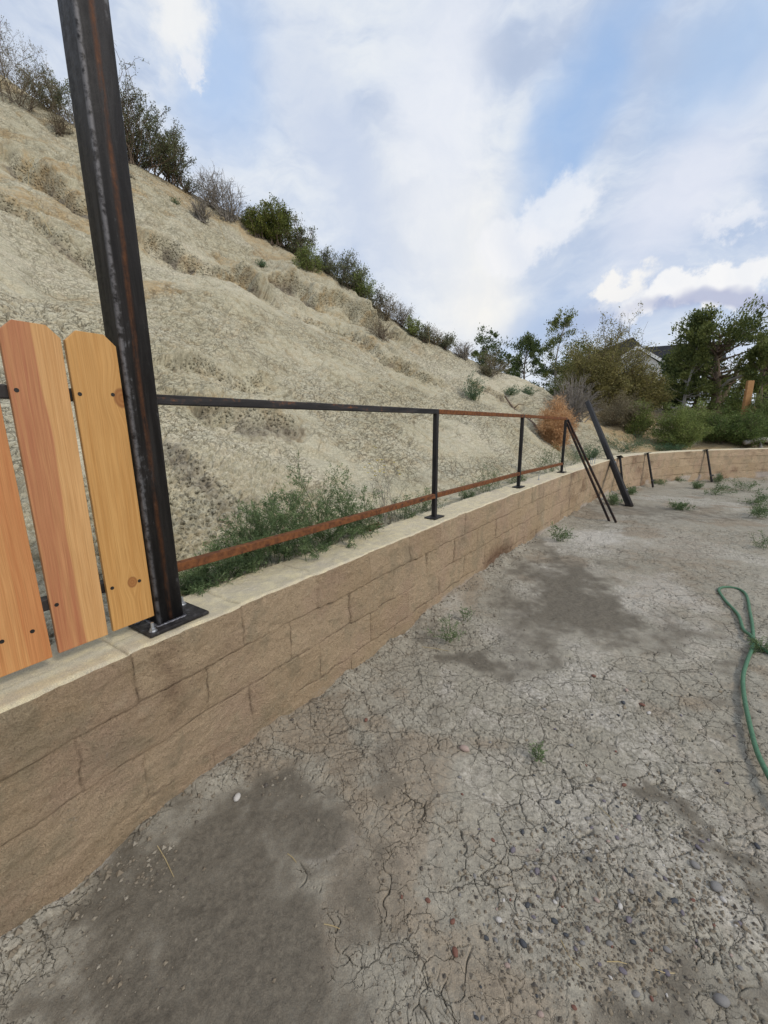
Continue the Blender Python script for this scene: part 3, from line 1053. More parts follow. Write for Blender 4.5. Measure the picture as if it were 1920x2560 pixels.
    c2s, a2 = seg_field(S, Nn, sorted(px_sn([(425, 1150), (480, 1210), (540, 1260)])))
    grit = np.exp(-(a2 / .11) ** 2) * (S < hc[1] + .4)
    dark = np.maximum(dark, .55 * grit)
    crack *= 1 - .9 * np.clip(grit * 1.5, 0, 1)
    dark = np.maximum(dark, .28 * sstep(.4, 1.0, fbm(S * .8, L * .8, 37, 4)) * (1 - upper))
    # soil trodden against the back of the wall
    z = z + d * nz
    hx = d * nh
    Nv = np.stack([np.interp(Sg, WS, WN[:, 0]), np.interp(Sg, WS, WN[:, 1])], -1)
    x = x + Nv[..., 0] * hx
    y = y + Nv[..., 1] * hx
    V = np.stack([x, y, z], -1).reshape(-1, 3)
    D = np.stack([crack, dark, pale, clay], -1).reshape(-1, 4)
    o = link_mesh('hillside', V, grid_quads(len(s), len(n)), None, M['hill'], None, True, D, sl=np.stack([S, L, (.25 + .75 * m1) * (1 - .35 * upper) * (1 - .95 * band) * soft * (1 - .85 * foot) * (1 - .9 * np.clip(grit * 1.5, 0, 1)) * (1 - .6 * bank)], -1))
    tag(o, 'steep bare hillside of cracked pale clay behind the wall', 'hillside', kind='structure')
    return s, n, z


HILL_S, HILL_N, HILL_Z = build_hill()


def terrain(s, n):
    """built height of the hillside mesh"""
    i = int(np.clip(np.searchsorted(HILL_S, s), 1, len(HILL_S) - 1))
    j = int(np.clip(np.searchsorted(HILL_N, n), 1, len(HILL_N) - 1))
    return float(HILL_Z[i - 1:i + 1, j - 1:j + 1].mean())


def place(u, v, dist=None):
    """a standing place on the hillside seen at a photo point (dist: metres away, when the foot is hidden)"""
    if dist is None:
        h = hit(u, v)
        if h is not None:
            P, s, n = h
            return np.array([P[0], P[1], terrain(s, n) - .02]), s, n
        dist = 18
    d = ray(u, v)
    k = dist / np.hypot(d[0], d[1])
    P = d * k
    s, n = sn_of(P)
    return np.array([P[0], P[1], terrain(s, n) - .03]), s, n


# ------------------------------------------------------------------ the block retaining wall


def build_wall():
    w = thing('retaining_wall', 'curving tan retaining wall of split-face concrete blocks along the foot of the hill', 'wall', (0, 0, 0))
    s = np.concatenate([np.linspace(-3, 5.5, 70, endpoint=False), 5.5 + (np.geomspace(1, 9.2, 1000) - 1) * 1.75, np.linspace(20, 40, 380)])
    zc = np.concatenate([[-.45, -.3], np.linspace(-.2, WALL_Z - .012, 165)])
    S, Z = np.meshgrid(s, zc, indexing='ij')
    S, Z = S.astype(np.float32), Z.astype(np.float32)
    s0 = sn_of(at_z(301, 1617, .7))[0]
    LB, HB = .45, .20
    wS, wZ = S + .010 * fbm(S * 9, Z * 9, 5, 3), Z + .007 * fbm(S * 9, Z * 9, 7, 3)
    row = np.floor((WALL_Z - wZ) / HB)
    zz = (WALL_Z - wZ) / HB - row
    col_ = (wS - s0) / LB + np.where(row % 2 == 1, .42, 0) 
    ci = np.floor(col_)
    xx = col_ - ci
    dj = np.minimum(np.minimum(xx, 1 - xx) * LB, np.where(row == 0, (1 - zz) * HB, np.minimum(zz, 1 - zz) * HB))
    rnd, rnd2 = h2(ci, row, 11), h2(ci, row, 19)
    vis = sstep(-.5, .25, fbm(S * 2.2, Z * 3.5, 29, 3) + .45)
    joint = (1 - sstep(.001, .0060, dj)) * vis
    pill = np.exp(-dj / .012)
    n = -.010 - .006 * fbm(S * 6.5, Z * 6.5, 41, 4) - .002 * np.abs(fbm(S * 24 + 6 * Z, Z * 26, 43, 3)) - .002 * fbm(S * 40, Z * 40, 47, 2)
    n += (rnd - .5) * .012 + (xx - .5) * (rnd2 - .5) * .016
    n += .004 * joint + .001 * pill * vis
    # softened and chipped arris
    top = WALL_Z - Z
    n += .010 * np.exp(-top / .010) * (1 + .9 * fbm(S * 11, S * 0 + 3, 53, 3))
    n -= .004 * sstep(.45, .8, zz) * (row < 1)
    stain_shade = np.zeros_like(S)
    for (u, v, rs, rz, k) in [(1235, 1405, .55, .20, .9), (1330, 1350, .6, .15, .5), (1420, 1310, .8, .18, .45)]:
        P = at_z(u, v, 0)
        sc = sn_of(P)[0]
        stain_shade = np.maximum(stain_shade, k * np.exp(-((S - sc) / rs) ** 2 - ((Z - .06) / rz) ** 2))
    sc = sn_of(at_z(372, 1584, .7))[0]
    stain_shade = np.maximum(stain_shade, sstep(11, 15, S) * (.30 + .45 * fbm(S * 1.6, Z * 2.5, 63, 4)))  # far wall darkened in colour for both soil staining and shade
    orange = np.exp(-((S - sc - .02) / .10) ** 2) * sstep(.05, .5, Z) * .50
    stain_shade = np.maximum(stain_shade, orange)
    salt = 1.0 * np.exp(-np.maximum(Z - .03, 0) / .06) * sstep(-.1, .6, fbm(S * 1.7, Z * 1.2, 61, 3)) + .5 * sstep(.55, 1.0, fbm(S * 3.3, Z * 3.3, 67, 4)) * (Z < .4)
    P = wp(S, n)
    V = np.concatenate([P, Z[..., None]], -1).reshape(-1, 3)
    D = np.stack([joint, stain_shade, salt, rnd], -1).reshape(-1, 4)
    link_mesh('block_face', V, grid_quads(len(s), len(zc)), None, M['wall'], w, True, D, sl=np.stack([wS - s0, WALL_Z - wZ, vis], -1))
    # top of the blocks and the hidden back
    nn = np.concatenate([[0], np.linspace(.006, WALL_T - .01, 44), [WALL_T, WALL_T + .002]])
    S2, N2 = np.meshgrid(s, nn, indexing='ij')
    S2, N2 = S2.astype(np.float32), N2.astype(np.float32)
    ci2 = np.floor((S2 + .004 * fbm(S2 * 9, N2 * 9, 5, 3) - s0) / LB)
    x2 = (S2 + .004 * fbm(S2 * 9, N2 * 9, 5, 3) - s0) / LB - ci2
    j2 = (1 - sstep(.001, .006, np.minimum(x2, 1 - x2) * LB)) * sstep(-.3, .2, fbm(S2 * 2.1, N2 * 6, 87, 2) + .2)
    lap = 1 - sstep(.001, .008, np.abs(N2 - .105 - .006 * fbm(S2 * 5, N2 * 5, 83, 2)))
    lap = lap * sstep(-.1, .4, fbm(S2 * 1.3, N2, 89, 2))
    Z2 = WALL_Z - .004 + .0035 * fbm(S2 * 12, N2 * 12, 71, 4) + .002 * (h2(ci2, ci2 * 0, 3) - .5) - .010 * j2 - .004 * lap
    crumbs = sstep(.25, .8, fbm(S2 * 4, N2 * 8, 73, 4) + sstep(.12, .28, N2) * .35)
    q1, q2, qid = voro(S2 / .018, N2 / .018, 14)
    Z2 += crumbs * np.maximum(0, .4 - q1) * .016 * (qid > .5)
    n_edge = n[:, -1]
    N3 = N2 + (n_edge[:, None]) * (1 - sstep(0, .03, N2))
    Z2[:, 0] = zc[-1]
    Z2[:, -1] = .2
    P = wp(S2, N3)
    V = np.concatenate([P, Z2[..., None]], -1).reshape(-1, 3)
    D = np.stack([np.clip(j2 + .5 * lap, 0, 1), crumbs * .0, .35 * sstep(0, .05, .05 - N2), N2 * 0], -1).reshape(-1, 4)
    link_mesh('block_top', V, grid_quads(len(s), len(nn))[:, ::-1], None, M['walltop'], w, True, D)


build_wall()

# ------------------------------------------------------------------ steel post, picket fence and railing
FS = sn_of(at_z(434, 1541, .735))[0]              # along the wall, where the big post stands
FT, FN = wdir(FS), wnorm(FS)
FROT = math.atan2(FT[1], FT[0])


def fl(s, n, z):
    """fence frame -> world"""
    o = wp(FS, 0)
    p = o + FT * s + FN * n
    return (p[0], p[1], z)


def to_fl(u, v, n0):
    """photo point on the upright plane n0 behind the wall front -> (along, height) in the fence frame"""
    o = wp(FS, 0) + FN * n0
    d = ray(u, v)
    t = ((o[0]) * FN[0] + (o[1]) * FN[1]) / (d[0] * FN[0] + d[1] * FN[1])
    P = d * t
    return float((P[:2] - o) @ FT), float(EYE + P[2])


def rsq(w, h, r, k=3):
    """rounded rectangle profile"""
    pts = []
    for cx, cy, a0 in ((w / 2 - r, h / 2 - r, 0), (-w / 2 + r, h / 2 - r, 90), (-w / 2 + r, -h / 2 + r, 180), (w / 2 - r, -h / 2 + r, 270)):
        for i in range(k + 1):
            a = R(a0 + 90 * i / k)
            pts.append((cx + r * math.cos(a), cy + r * math.sin(a)))
    return pts


EX, EY, EZ = np.array([1., 0, 0]), np.array([0, 1., 0]), np.array([0, 0, 1.])


def add_bolt(parent, x, y, z, h=.034):
    m = MB()
    m.cyl((x, y, z), .0145, .0025, 18)
    b = m.build('washer', M['zinc'], parent)
    m = MB()
    m.cyl((x, y, z + .0025), .0105, .010, 6)
    m.cyl((x, y, z + .0125), .0062, h - .0125, 12, .0052)
    m.build('bolt', M['zinc'], parent, False)


def build_post():
    N0 = .115
    p = thing('steel_post', 'tall dark square steel post bolted to the wall top beside the picket fence', 'post', fl(0, N0, WALL_Z), FROT)
    H = 3.4
    m = MB()
    m.prism(rsq(.1016, .1016, .009, 4), [EZ * .013, EZ * H], EX, EY)
    m.build('tube', M['post'], p, True)
    m = MB()
    m.box((.012, -.010, .0065), .235, .172, .013, .002)
    m.build('base_plate', M['plate'], p)
    m = MB()
    rng = random.Random(3)
    for side in range(4):
        for i in range(46):
            t_ = -.052 + .104 * i / 45
            x, y = ((t_, -.054), (.054, t_), (t_, .054), (-.054, t_))[side]
            r = .0048 + rng.random() * .0022
            m.box((x + rng.uniform(-.001, .001), y + rng.uniform(-.001, .001), .0145), r * 1.7, r * 1.7, r * 1.5, r * .6)
    m.build('weld_bead', M['weld'], p, True)
    for x, y in ((-.083, -.073), (.105, .052), (-.083, .052)):
        add_bolt(p, x, y, .013)


build_post()


def picket(parent, x0, x1, z0, z1, n0, mat, knots_screws, rng, tilt=0.0, zr0=None):
    """dog-eared board between x0 and x1 (fence frame), 16 mm thick, its front at n0"""
    w = x1 - x0
    h = z1 - z0
    ear = .032
    b = .0012
    outline = [(-w / 2, 0), (w / 2, (0 if zr0 is None else zr0 - z0)), (w / 2, h - ear), (w / 2 - ear, h), (-w / 2 + ear, h), (-w / 2, h - ear)]
    o = bpy.data.objects.new('x', None)
    m = MB()
    V = []
    c = np.array(outline).mean(0)
    for yy, ins in ((0, b), (b, 0), (.016 - b, 0), (.016, b)):
        for a in outline:
            d = (c - np.array(a))
            q = np.array(a) + np.sign(d) * ins
            V.append((q[0], yy, q[1]))
    k = 6
    Q = [[i * k + j, i * k + (j + 1) % k, (i + 1) * k + (j + 1) % k, (i + 1) * k + j] for i in range(3) for j in range(k)]
    Q += [[0, 5, 2, 1], [5, 4, 3, 2], [18, 19, 20, 23], [23, 20, 21, 22]]
    bpy.data.objects.remove(o)
    m.add(V, Q)
    ob = m.build('picket', mat, parent)
    ob.location = ((x0 + x1) / 2, n0 - .115, z0 - WALL_Z)
    ob.rotation_euler = (0, tilt, 0)
    for sx, sz in knots_screws:
        m = MB()
        m.cyl((0, .0012, 0), .0060, .0020, 14, Z=(0, -1, 0))
        sc = m.build('screw', M['screw'], ob)
        sc.location = (sx, 0, sz)
    return ob


def build_fence():
    NF = .080
    f = thing('picket_fence', 'unfinished fence of dog-eared cedar pickets screwed to dark steel rails on the wall', 'fence', fl(0, .115, WALL_Z), FROT)
    rng = random.Random(5)
    g = lambda u, v: to_fl(u, v, NF)
    # first picket beside the post
    a, b = g(272, 1577), g(386, 1540)
    x1 = -.0535
    x0 = x1 - .140
    top = g(210, 829)[1]
    zb = b[1]
    mats = [
        cedar_mat('cedar_golden', C(.57, .325, .115), C(.46, .235, .07), knots=((.012, .155, .015), (.066, .79, .024)), length_shift=0),
        cedar_mat('cedar_two_tone', C(.60, .35, .15), C(.50, .265, .10), C(.38, .145, .07), .004, -1, knots=((-.064, .845, .010),), length_shift=3.1),
        cedar_mat('cedar_orange', C(.58, .31, .125), C(.46, .20, .07), C(.47, .19, .07), .02, 1, length_shift=7.7),
        cedar_mat('cedar_pale', C(.55, .30, .11), C(.42, .2, .06), length_shift=12.3),
    ]
    for m_ in mats:
        pass
    loc = lambda u, v, xc, zb_: (g(u, v)[0] - xc, g(u, v)[1] - zb_)
    labels = ['golden cedar picket beside the steel post with two knots', 'two-tone cedar picket, red-brown on its left half', 'orange cedar picket at the left edge of the photo']
    xa, zt = x0, top
    specs = []
    for i in range(9):
        specs.append((xa, xa + .140))
        xa -= .140 + .018
    screws = {0: [(200, 985), (285, 987), (281, 1470), (349, 1452)], 1: [(31, 975), (132, 1515)], 2: []}
    for i, (xl, xr) in enumerate(specs):
        zb_ = zb - .004 * i + rng.uniform(-.002, .002)
        xc = (xl + xr) / 2
        sc = [loc(u, v, xc, zb_) for u, v in screws.get(i, [])]
        sc = [(min(max(a_, -.055), .055), b_) for a_, b_ in sc]
        if i == 1:
            sc += [(.035, sc[0][1] - .002), (.04, sc[1][1] + .004)][:0]
        if i >= 2:
            sc = [(-.035, .105), (.035, .105), (-.035, .77), (.035, .77)]
        ob = picket(f, xl, xr, zb_, zt + .004 * (i % 2) - .002 * i, NF, mats[i] if i < 3 else mats[i % 4], sc, rng, R((-.25, .2, -.3, .1, .2, -.1, .1, 0, .1)[i]))
        if i < 3:
            ob['label'] = labels[i]
    zu = g(170, 985)[1]
    zl = g(255, 1476)[1]
    for z in (zu, zl):
        m = MB()
        m.prism(rsq(.038, .038, .004, 2), [EX * -1.6, EX * -.052], EY, EZ)
        r_ = m.build('rail', M['steel'], f, False)
        r_.location = (0, NF + .016 + .019 - .115 + .001, z - WALL_Z)


build_fence()


def build_railing():
    N0 = .115
    r = thing('steel_railing', 'welded steel railing of rusty rails and dark slim posts along the wall top', 'railing', fl(0, N0, WALL_Z), FROT)
    inv = Matrix.Translation(fl(0, N0, WALL_Z)) @ Matrix.Rotation(FROT, 4, 'Z')
    inv = inv.inverted()
    L = lambda p: np.array(inv @ Vector(p))
    tops = [at_n(385, 986, N0), at_n(1089, 1023, N0), at_n(1307, 1036, N0), at_n(1423, 1044, N0)]
    lows = [at_n(455, 1413, N0), at_n(1088, 1239, N0), at_n(1305, 1182, N0), at_n(1421, 1155, N0)]
    ss = [FS + .05] + [at_z(u, v, .705) for u, v in ()]
    S_ = [FS + .052]
    for (u, v) in ((1087, 1292), (1305, 1217), (1421, 1181)):
        S_.append(sn_of(at_z(u, v, .705))[0])
    P = [np.append(wp(s_, N0), 0) for s_ in S_]
    zt = [1.535, 1.535, 1.528, 1.505]
    zt = [float(np.clip(tops[i][0][2], 1.48, 1.62)) - .018 for i in range(4)]
    zl = [float(np.clip(lows[i][0][2], .8, .95)) for i in range(4)]
    W = .036
    for i in range(3):
        for z, mt in ((zt, M['rail_part'] if i == 0 else M['rail_rust']), (zl, M['rail_rust'])):
            a, b = P[i].copy(), P[i + 1].copy()
            a[2], b[2] = z[i], z[i + 1]
            a, b = L(a), L(b)
            d = (b - a) / np.linalg.norm(b - a)
            ys = np.cross(EZ, d)
            ys /= np.linalg.norm(ys)
            zs = np.cross(d, ys)
            m = MB()
            ln = np.linalg.norm(b - a)
            g0 = .0 if i == 0 else W / 2
            m.prism(rsq(W, W, .004, 2), [EX * g0, EX * (ln - W / 2)], EY, EZ)
            o = m.build('top_rail' if z is zt else 'bottom_rail', mt, r)
            o.matrix_local = Matrix(((d[0], ys[0], zs[0], a[0]), (d[1], ys[1], zs[1], a[1]), (d[2], ys[2], zs[2], a[2]), (0, 0, 0, 1)))
    for i in (1, 2, 3):
        t_ = wdir(S_[i])
        m = MB()
        m.prism(rsq(W, W, .004, 2), [EZ * .009, EZ * (zt[i] - WALL_Z + W / 2)], EX, EY)
        o = m.build('post', M['steel'], r)
        l = L((P[i][0], P[i][1], WALL_Z))
        o.location = l
        o.rotation_euler = (0, 0, math.atan2(t_[1], t_[0]) - FROT)
        m = MB()
        m.box((0, -.004, .0045), .155, .105, .009, .0015)
        m.build('base_plate', M['plate'], o)
    return S_


RAIL_S = build_railing()


def wall_bolt(name, u, v, label, k, hgt, group=None, spread=.05):
    """a few threaded anchor bolts left standing in the wall top"""
    P = at_z(u, v, WALL_Z)
    s_, n_ = sn_of(P)
    n_ = min(max(n_, .06), .2)
    for i in range(k):
        q = wp(s_ + (i - (k - 1) / 2) * spread, n_ + (.03 if i % 2 else -.02))
        b = thing(name, label[i], 'bolt', (q[0], q[1], WALL_Z - .003), 0, group)
        m = MB()
        m.cyl((0, 0, 0), .0062, hgt, 8)
        m.build('threaded_rod', M['zinc'], b)
        m = MB()
        m.cyl((0, 0, .001), .0125, .012, 6)
        m.build('nut', M['zinc'], b)


wall_bolt('anchor_bolt', 1343, 1199, ['small anchor bolt standing alone on the wall top between the two far railing posts'], 1, .07)
wall_bolt('anchor_bolt', 1498, 1160, ['bare anchor bolt on the wall top left of the leaning tube, nearest of three', 'bare anchor bolt on the wall top left of the leaning tube, middle of three', 'bare anchor bolt on the wall top left of the leaning tube, farthest of three'], 3, .11, 'anchor bolts waiting on the wall top', .10)


# ------------------------------------------------------------------ steel leaning on the wall
def frame_between(o, a, b, side):
    """place o so that its local Z runs from a to b"""
    a, b = Vector(a), Vector(b)
    z = (b - a).normalized()
    x = (Vector(side) - z * z.dot(Vector(side))).normalized()
    y = z.cross(x)
    o.matrix_world = Matrix(((x[0], y[0], z[0], a[0]), (x[1], y[1], z[1], a[1]), (x[2], y[2], z[2], a[2]), (0, 0, 0, 1)))


def line_len(A, Bp, u, v):
    """how far along A->B the photo point (u, v) lies"""
    d = ray(u, v)
    w = (Bp - A) / np.linalg.norm(Bp - A)
    A2 = A - np.array([0, 0, EYE])
    Mx = np.stack([w, -d], 1)
    return float(np.linalg.lstsq(Mx, -A2, rcond=None)[0][0])


def yard_pt(u, v):
    P = at_z(u, v, 0)
    for _ in range(6):
        P = at_z(u, v, float(yard_z(P[0], P[1])))
    return P


def build_leaning():
    A = yard_pt(1574, 1266)
    B_, _ = at_n(1531, 1158, -.06)
    Lg = line_len(A, B_, 1472, 1004)
    t = thing('leaning_steel_tube', 'thick dark square steel tube leaning against the wall past the end of the railing', 'steel tube')
    frame_between(t, A + (0, 0, .01), B_, np.append(wdir(sn_of(A)[0]), 0))
    m = MB()
    m.prism(rsq(.10, .10, .008, 3), [EZ * 0, EZ * Lg], EX, EY)
    m.build('tube', M['steel'], t, True)
    m = MB()
    m.box((0, 0, Lg + .003), .094, .094, .008, .002)
    m.build('end_cap', M['zinc'], t)
    for zz in (.42, 1.35):
        m = MB()
        m.cyl((.0, -.049, zz), .016, .022, 8, Z=(0, -1, 0))
        m.build('bolt', M['zinc'], t)
    m = MB()
    m.box((.075, 0, Lg - .02), .09, .02, .008, .002)
    m.build('tab', M['zinc'], t)
    top = np.append(wp(RAIL_S[3], .085), 1.47)
    for i, (u, v, dx) in enumerate(((1541, 1306, .02), (1524, 1303, -.015))):
        A = yard_pt(u, v)
        b = top + np.append(wdir(RAIL_S[3]) * (.03 + dx), 0) + (0, 0, -.05 * i)
        t = thing('angle_iron', ['rusty steel angle bar propped against the railing end, its foot to the right', 'rusty steel angle bar propped against the railing end, its foot to the left'][i], 'steel bar', group='angle bars propped on the railing end')
        frame_between(t, A, b, np.append(wdir(RAIL_S[3]), 0))
        ln = np.linalg.norm(b - A) + .03
        a_, th = .030, .005
        prof = [(0, 0), (a_, 0), (a_, th), (th, th), (th, a_), (0, a_)]
        m = MB()
        pr = np.array(prof) - .010
        k = 6
        V = [np.array([x, y, z]) for z in (0, ln) for x, y in pr]
        Q = [[j, (j + 1) % k, k + (j + 1) % k, k + j] for j in range(k)] + [[3, 2, 1, 0], [0, 5, 4, 3], [6, 7, 8, 9], [9, 10, 11, 6]]
        m.add(V, Q)
        o = m.build('bar', M['angle'], t)
    labels = ['short dark railing post with a plate leaning on the wall just behind the leaning tube',
              'short dark post leaning on the curved wall, middle one of three, crosswise plate low down',
              'short dark railing post leaning on the far wall, the one farthest to the right']
    for i, (ub, vb, ut, vt) in enumerate(((1562, 1215, 1549, 1150), (1632, 1224, 1618, 1143), (1779, 1207, 1766, 1132))):
        T_, s_ = at_n(ut, vt, -.045)
        zt = WALL_Z + .015
        T_ = np.append(wp(s_, -.045), zt)
        d = ray(ub, vb)
        A, sa = at_n(ub, vb, -.27)
        A = np.append(wp(sa, -.27), float(yard_z(*wp(sa, -.27))) + .01)
        ln = np.linalg.norm(T_ - A)
        t = thing('railing_post', labels[i], 'post', group='short posts waiting along the wall')
        frame_between(t, A, T_, np.append(wdir(s_), 0))
        m = MB()
        m.prism(rsq(.038, .038, .004, 2), [EZ * 0, EZ * ln], EX, EY)
        m.build('tube', M['steel'], t)
        m = MB()
        m.box((0, 0, ln + .005), .16, .10, .009, .0015)
        m.build('base_plate', M['plate'], t)
        if i > 0:
            m = MB()
            m.box((0, -.022, .17), .15, .006, .04, .0015)
            m.build('rail_tab', M['plate'], t)


build_leaning()


def build_scrap():
    P = at_z(975, 1322, .70)
    s_, _ = sn_of(P)
    q = wp(s_, WALL_T + .05)
    t = thing('steel_scrap', 'small rusty steel offcut lying in the soil behind the wall by the nearest slim post', 'steel offcut', (q[0], q[1], .69), math.atan2(*wdir(s_)[::-1]))
    m = MB()
    m.box((0, 0, .012), .16, .05, .005, .001, Z=(0, .3, .95), Y=(0, .95, -.3))
    m.box((0, .026, .0), .16, .005, .05, .001)
    m.build('angle_offcut', M['scrap'], t)


build_scrap()

# ------------------------------------------------------------------ garden hose
hp = [(1990, 2080), (1945, 1995), (1920, 1949), (1890, 1884), (1869, 1801), (1858, 1740), (1857, 1694), (1868, 1655), (1881, 1617), (1880, 1570), (1873, 1530), (1869, 1505), (1862, 1488), (1848, 1478), (1828, 1473), (1813, 1472), (1801, 1474), (1796, 1480), (1801, 1490), (1813, 1507), (1832, 1527), (1845, 1543), (1851, 1560), (1856, 1576), (1865, 1590), (1876, 1604), (1890, 1617), (1902, 1625), (1925, 1640), (1990, 1672)]
hpts = np.array([yard_pt(u, v) for u, v in hp])
hpts = catmull(hpts, 8)
hr = .0105
hz0 = hpts[:, 2] + hr + .006
k_ = len(hpts)
xing = np.exp(-((np.arange(k_) - (k_ - 34)) / 7.0) ** 2)
hpts[:, 2] = hz0 + .022 * xing
m = MB()
m.tube(hpts, hr, 10)
hose = m.build('garden_hose', M['hose'], None, True)
tag(hose, 'green garden hose looped on the bare ground at the right', 'hose')

# ------------------------------------------------------------------ plants
PX = 1.0 / F_PX


def depth_of(P, u, v):
    return float(np.linalg.norm(P - np.array([0, 0, EYE])) / np.linalg.norm(ray(u, v)))


def ridge_place(u, v):
    """foot of a plant near the skyline: slide down until the hill face is met"""
    for i in range(60):
        h = hit(u, v + 3 * i)
        if h is not None:
            P, s, n = h
            if n <= np.interp(s, R_S, R_N) + .6:
                return np.array([P[0], P[1], terrain(s, n) - .03])
    return place(u, v, 15)[0]


def cards(P, D, size, aspect, rng, tone, jitter=.7):
    """leaf-shaped faces at P, pointing roughly along D; tone 0..1 per leaf"""
    k = len(P)
    d = D + jitter * rng.normal(size=(k, 3))
    d /= np.linalg.norm(d, axis=1)[:, None] + 1e-9
    o = rng.normal(size=(k, 3))
    b = np.cross(d, o)
    b /= np.linalg.norm(b, axis=1)[:, None] + 1e-9
    nrm = np.cross(b, d)
    L_ = size * rng.uniform(.6, 1.35, k)[:, None]
    W_ = L_ * aspect
    V = np.stack([P, P + d * L_ * .45 + b * W_ * .5 + nrm * L_ * .06, P + d * L_, P + d * L_ * .45 - b * W_ * .5 + nrm * L_ * .06], 1).reshape(-1, 3)
    Q = np.arange(k * 4).reshape(-1, 4)
    Dt = np.zeros((k, 4))
    Dt[:, 0] = np.clip(tone + rng.normal(size=k) * .2, 0, 1)
    Dt[:, 1] = rng.random(k)
    return V, Q, np.repeat(Dt, 4, 0)


def skeleton(rng, h, w, n_main, n_sub, spread=1.0, curl=.25, r0=.012, sub_len=.38, lean=(0, 0), droop=0.0, sub2=0, feet=.09, low=.08):
    """stems from one foot filling a rounded outline h high and w wide"""
    stems, tips = [], []
    for i in range(n_main):
        az = rng.uniform(0, 2 * np.pi)
        rad = math.sqrt(rng.uniform(.02, 1)) * spread
        end = np.array([math.cos(az) * rad * w / 2 + lean[0], math.sin(az) * rad * w / 2 + lean[1], h * math.sqrt(max(.05, 1 - .93 * min(rad / max(spread, .01), 1) ** 2)) * rng.uniform(.7, 1.03)])
        t = np.linspace(0, 1, 6)[:, None]
        foot = np.append(rng.normal(size=2) * w * feet, 0)
        mid = np.array([end[0] * .45, end[1] * .45, end[2] * .5]) + foot * .6
        pts = (1 - t) ** 2 * foot + 2 * t * (1 - t) * mid + t * t * end
        pts[1:] += rng.normal(size=(5, 3)) * curl * .12 * h * t[1:]
        pts[:, 2] -= droop * h * t[:, 0] ** 3
        ln = np.linalg.norm(end)
        stems.append((pts, np.linspace(r0, r0 * .3, 6)))
        for j in range(n_sub):
            a = rng.uniform(low, 1) ** .85
            ip = a * 5
            k = min(int(ip), 4)
            p = pts[k] + (pts[k + 1] - pts[k]) * (ip - k)
            d = (pts[k + 1] - pts[k])
            d = d / (np.linalg.norm(d) + 1e-9) + rng.normal(size=3) * .75
            d[2] = abs(d[2]) * .8 + .1
            d /= np.linalg.norm(d)
            l2 = ln * sub_len * rng.uniform(.5, 1.1) * (1.15 - .5 * a)
            tt = np.linspace(0, 1, 4)[:, None]
            q = p + d * l2 * tt + rng.normal(size=(4, 3)) * l2 * .07 * curl * 4 * tt
            q[:, 2] -= droop * l2 * tt[:, 0] ** 2
            stems.append((q, np.linspace(r0 * .42, r0 * .16, 4)))
            tips.append((q, d))
            for _ in range(sub2):
                b_ = rng.uniform(.25, 1)
                p2 = p + d * l2 * b_
                d2 = d + rng.normal(size=3) * .8
                d2 /= np.linalg.norm(d2)
                l3 = l2 * rng.uniform(.3, .6)
                q2 = np.stack([p2, p2 + d2 * l3 * .5 + rng.normal(size=3) * l3 * .08, p2 + d2 * l3])
                stems.append((q2, np.array([r0 * .2, r0 * .15, r0 * .1])))
                tips.append((q2, d2))
        tips.append((pts[1:], (pts[-1] - pts[-2]) / (np.linalg.norm(pts[-1] - pts[-2]) + 1e-9)))
    return stems, tips


def leaf_on_tips(rng, tips, total, size, aspect, scatter, jitter=.7, bare=0.0):
    k = max(1, total // max(1, len(tips)))
    Ps, Ds, Ts = [], [], []
    for q, d in tips:
        if rng.random() < bare:
            continue
        tone = rng.uniform(.1, .9)
        a = rng.uniform(0, 1, k) ** .8 * (len(q) - 1)
        i = np.minimum(a.astype(int), len(q) - 2)
        P = q[i] + (q[i + 1] - q[i]) * (a - i)[:, None] + rng.normal(size=(k, 3)) * scatter
        Ps.append(P)
        Ds.append(np.tile(d, (k, 1)))
        Ts.append(np.full(k, tone))
    return cards(np.concatenate(Ps), np.concatenate(Ds), size, aspect, rng, np.concatenate(Ts), jitter)


def plant(name, label, cat, P, h, w, seed, stem, leaf, n_main=10, n_sub=4, total=1500, lsize=.03, aspect=.45, scatter=.02, group=None, k=4, jitter=.7, bare=0.0,
          flowers=0, stemname='stem', leafname='foliage', **kw):
    rng = np.random.default_rng(seed)
    total = int(total * min(4.0, max(1.0, h * w / .7)))
    o = thing(name, label, cat, tuple(P), 0, group)
    stems, tips = skeleton(rng, h, w, n_main, n_sub, **kw)
    m = MB()
    for pts, r in stems:
        m.tube(pts, r, k)
    m.build(stemname, stem, o)
    if leaf is not None and total:
        V, Q, D = leaf_on_tips(rng, tips, total, lsize, aspect, scatter, jitter, bare)
        V[:, 2] = np.maximum(V[:, 2], -.01)
        link_mesh(leafname, V, Q, None, leaf, o, False, D)
    if flowers:
        top = sorted(tips, key=lambda a: -a[0][-1][2])[:flowers * 2]
        rng.shuffle(top)
        for q, d in top[:flowers]:
            c = q[-1]
            m = MB()
            for j in range(9):
                a = j * 2 * np.pi / 9
                e = np.array([math.cos(a), math.sin(a), .35]) * .0135
                s_ = np.array([-math.sin(a), math.cos(a), 0]) * .0045
                m.add([c, c + e * .6 + s_, c + e, c + e * .6 - s_, c + (0, 0, .002)], [[0, 1, 2, 3]], [[0, 4, 1]])
            m.build('flower', M['flower'], o)
    return o


def sized(u, v, ph, pw, P):
    z = depth_of(P, u, v)
    return ph * PX * z, pw * PX * z


